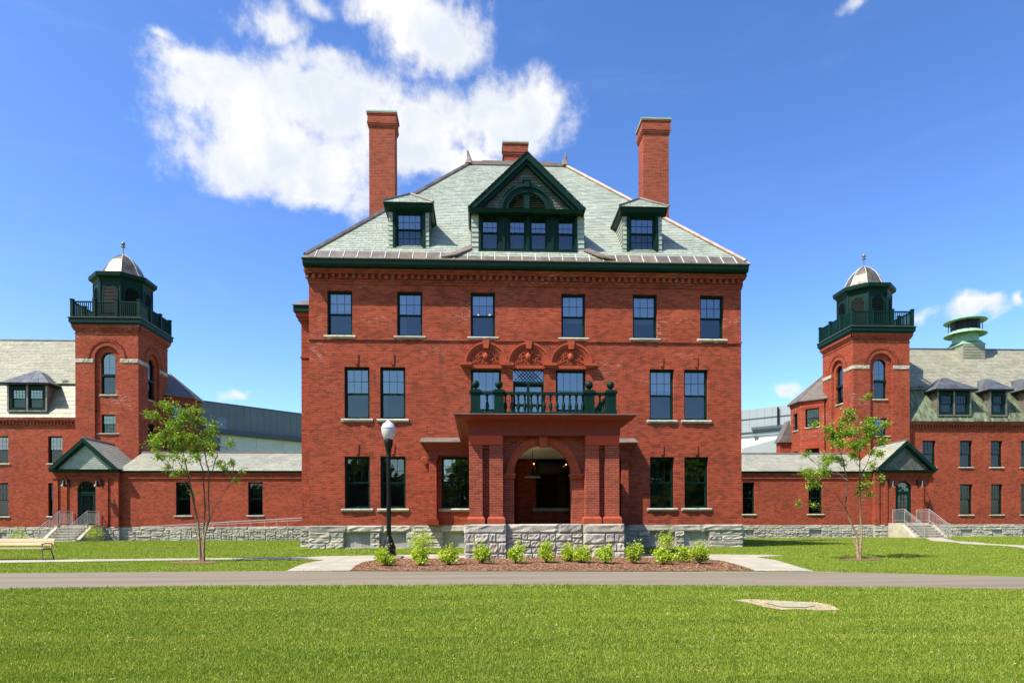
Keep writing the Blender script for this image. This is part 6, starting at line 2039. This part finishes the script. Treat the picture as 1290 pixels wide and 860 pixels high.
for (x, y, w, h, n, nm, lab) in ((-4.12, -4.2, 0.95, 0.85, 1300, 'bush', 'taller bright green bush behind the shrubs near the left side of the porch'), (3.72, -7.45, 0.70, 0.92, 520, 'bush', 'thin taller bush with open twigs right of the porch'),
                                 (-35.1, 21.0, 1.7, 1.0, 1000, 'bush', 'light green bush against the wing base beside the left porch steps'), (-29.0, 19.6, 1.7, 1.05, 1000, 'bush', 'light green bush just right of the left porch steps')):
    T = Thing(nm, (x, y, gz(y)), lab, 'bush')
    a, b = shrub_meshes(int(300 + x), w, h, n)
    link('stem', a, T.o); link('foliage', b, T.o, kind='stuff')

# bark chips on the bed
def inside(poly, X, Y):
    res = np.zeros(len(X), bool)
    n = len(poly)
    for i in range(n):
        (x1, y1), (x2, y2) = poly[i], poly[(i + 1) % n]
        c = ((y1 > Y) != (y2 > Y)) & (X < (x2 - x1) * (Y - y1) / ((y2 - y1) + 1e-12) + x1)
        res ^= c
    return res


def gzn(Y):
    return np.where(Y > -30, np.minimum(0, (Y + 2) * 0.025), -0.7)


def strewn(name, X, Y, z, sx, sy, mat, lift, kind='stuff'):
    n = len(X)
    a = rng.uniform(0, 2 * pi, n); t = rng.normal(0, 0.22, n)
    ux, uy = np.cos(a), np.sin(a)
    Z = gzn(Y) + z + rng.uniform(0, lift, n)
    L, W = sx * rng.uniform(0.4, 1.3, n), sy * rng.uniform(0.5, 1.2, n)
    v = []
    for sl, sw in ((-1, -1), (1, -1), (1, 1), (-1, 1)):
        v.append(np.stack([X + ux * L * sl - uy * W * sw, Y + uy * L * sl + ux * W * sw, Z + sl * L * np.sin(t) * 0.6 + sw * W * 0.3], 1))
    v = np.stack(v, 1).reshape(-1, 3)
    me = bpy.data.meshes.new(name)
    me.vertices.add(4 * n); me.vertices.foreach_set('co', v.astype(np.float32).ravel())
    me.loops.add(4 * n); me.loops.foreach_set('vertex_index', np.arange(4 * n, dtype=np.int32))
    me.polygons.add(n); me.polygons.foreach_set('loop_start', np.arange(0, 4 * n, 4, dtype=np.int32)); me.polygons.foreach_set('loop_total', np.full(n, 4, dtype=np.int32))
    me.materials.append(mat); me.update(calc_edges=True)
    return link(name, me, kind=kind)


X = rng.uniform(-5.5, 5.2, 16000); Y = rng.uniform(-11.8, -6.6, 16000)
k = inside(BED, X, Y)
strewn('bark_chips', X[k], Y[k], 0.022, 0.028, 0.011, CHIP, 0.012)

# grass blades
def blades(name, X, Y, h, w):
    n = len(X)
    Z = gzn(Y)
    a = rng.uniform(0, 2 * pi, n); lean = np.abs(rng.normal(0, 0.45, n)) * h
    b = rng.uniform(0, 2 * pi, n)
    ux, uy = np.cos(a) * w, np.sin(a) * w
    hh = h * rng.uniform(0.6, 1.25, n)
    lx_, ly_ = np.cos(b) * lean, np.sin(b) * lean
    v = np.stack([np.stack([X - ux, Y - uy, Z], 1), np.stack([X + ux, Y + uy, Z], 1),
                  np.stack([X + lx_ * 0.4 + ux * 0.7, Y + ly_ * 0.4 + uy * 0.7, Z + hh * 0.6], 1), np.stack([X + lx_ * 0.4 - ux * 0.7, Y + ly_ * 0.4 - uy * 0.7, Z + hh * 0.6], 1),
                  np.stack([X + lx_, Y + ly_, Z + hh], 1)], 1).reshape(-1, 3)
    me = bpy.data.meshes.new(name)
    me.vertices.add(5 * n); me.vertices.foreach_set('co', v.astype(np.float32).ravel())
    idx = (np.arange(n)[:, None] * 5 + np.array([0, 1, 2, 3, 3, 2, 4])[None]).astype(np.int32).ravel()
    me.loops.add(7 * n); me.loops.foreach_set('vertex_index', idx)
    st = (np.arange(n)[:, None] * 7 + np.array([0, 4])[None]).astype(np.int32).ravel()
    me.polygons.add(2 * n); me.polygons.foreach_set('loop_start', st); me.polygons.foreach_set('loop_total', np.tile(np.array([4, 3], np.int32), n))
    me.materials.append(BLADE); me.update(calc_edges=True)
    return link(name, me, kind='stuff')


def road_edges(X):
    return np.interp(X, *zip(*ROADTOP)), np.interp(X, *zip(*ROADBOT))


def clumpy(X, Y, s=1.3):
    return 0.5 + 0.25 * (np.sin(X * 2.1 * s + 1.7 * np.sin(Y * 1.3)) * np.sin(Y * 2.7 * s + 1.1 * np.sin(X * 0.9))) + 0.25 * np.sin(X * 5.3 + Y * 3.1) * np.sin(Y * 6.1 - X * 2.2)


# lawn in front of the road: more blades close to the camera
n = 430000
d = 4.6 + (1 - np.sqrt(rng.uniform(0, 1, n))) * 11.5
t = rng.uniform(-0.86, 0.94, n)
X = -2.0 + d * t; Y = -27.63 + d
tp, bt = road_edges(X)
PATCH = [(2.12, -16.9), (2.25, -17.3), (2.30, -17.75), (2.45, -18.05), (2.7, -18.0), (2.95, -18.15), (3.29, -18.12), (3.42, -17.7), (3.38, -17.29), (3.15, -17.2), (2.94, -17.1), (2.51, -16.85)]
k = (Y < bt - 0.06) & ~(inside(PATCH, X, Y) & (rng.uniform(0, 1, n) > 0.16))
X, Y, d = X[k], Y[k], d[k]
h = 0.02 + 0.02 * clumpy(X, Y) + 0.02 * (np.abs(Y - road_edges(X)[1]) < 0.7)
blades('grass', X, Y, h, 0.0012 + 0.00034 * d)
# lawn between the road and the buildings
n = 300000
Y = -12.5 + 36.5 * rng.uniform(0, 1, n) ** 1.5
dd = Y + 27.63
X = -2.0 + dd * rng.uniform(-0.88, 1.0, n)
tp, bt = road_edges(X)
k = (Y > tp + 0.05)
for poly in (PATH_L, PATH_R, PATH_FAR, BED):
    k &= ~inside(poly, X, Y)
k &= ~((np.abs(X) < 10.3) & (Y > -0.12)) & ~((np.abs(X) < 2.56) & (Y > -7.1)) & ~((X < -13) & (X > -25.2) & (Y > 22.2)) & ~((np.abs(np.abs(X) - 31.85) < 1.4) & (Y > 19.7)) & (Y < 23.9)
for (x, y, rx, ry) in TREE_RINGS:
    k &= ~(((X - x) / rx) ** 2 + ((Y - y) / ry) ** 2 < 0.85)
X, Y, dd = X[k], Y[k], dd[k]
blades('grass', X, Y, 0.03 + 0.022 * clumpy(X, Y), 0.0012 + 0.00024 * dd)

n = 1500
d = 4.8 + rng.uniform(0, 1, n) ** 0.8 * 9.0
X = -2.0 + d * rng.uniform(-0.86, 0.94, n); Y = -27.63 + d
k = (Y < road_edges(X)[1] - 0.1) & (np.sin(X * 1.3 + 2 * np.sin(Y)) + np.sin(Y * 1.9 - X * 0.7) > 0.1)
strewn('clover', X[k], Y[k], 0.035, 0.009, 0.007, BUSHLEAF, 0.02)
strewn('dry_straw', X[~k], Y[~k], 0.03, 0.022, 0.0028, SOIL, 0.015)

# a belt of park trees behind the viewpoint (it shows only as reflections in the windows)
P = []
for k in range(26):
    x = -85 + k * 6.8 + random.uniform(-2, 2); y = -66 + random.uniform(-5, 5); H = random.uniform(9.5, 14.5) + (3 if x > 10 else 0)
    m = 1500
    q = rng.normal(size=(m, 3)); q /= np.linalg.norm(q, axis=1)[:, None]
    q = q * (rng.uniform(0.25, 1, m) ** 0.4)[:, None] * np.array((4.8, 4.0, H * 0.5)) * rng.uniform(0.85, 1.1, (m, 1)) + np.array((x, y, H * 0.5 - 0.7))
    P.append(q)
link('woods', leaf_mesh('woods', np.concatenate(P), 1.5, FARLEAF, 0.0, 9), kind='stuff')
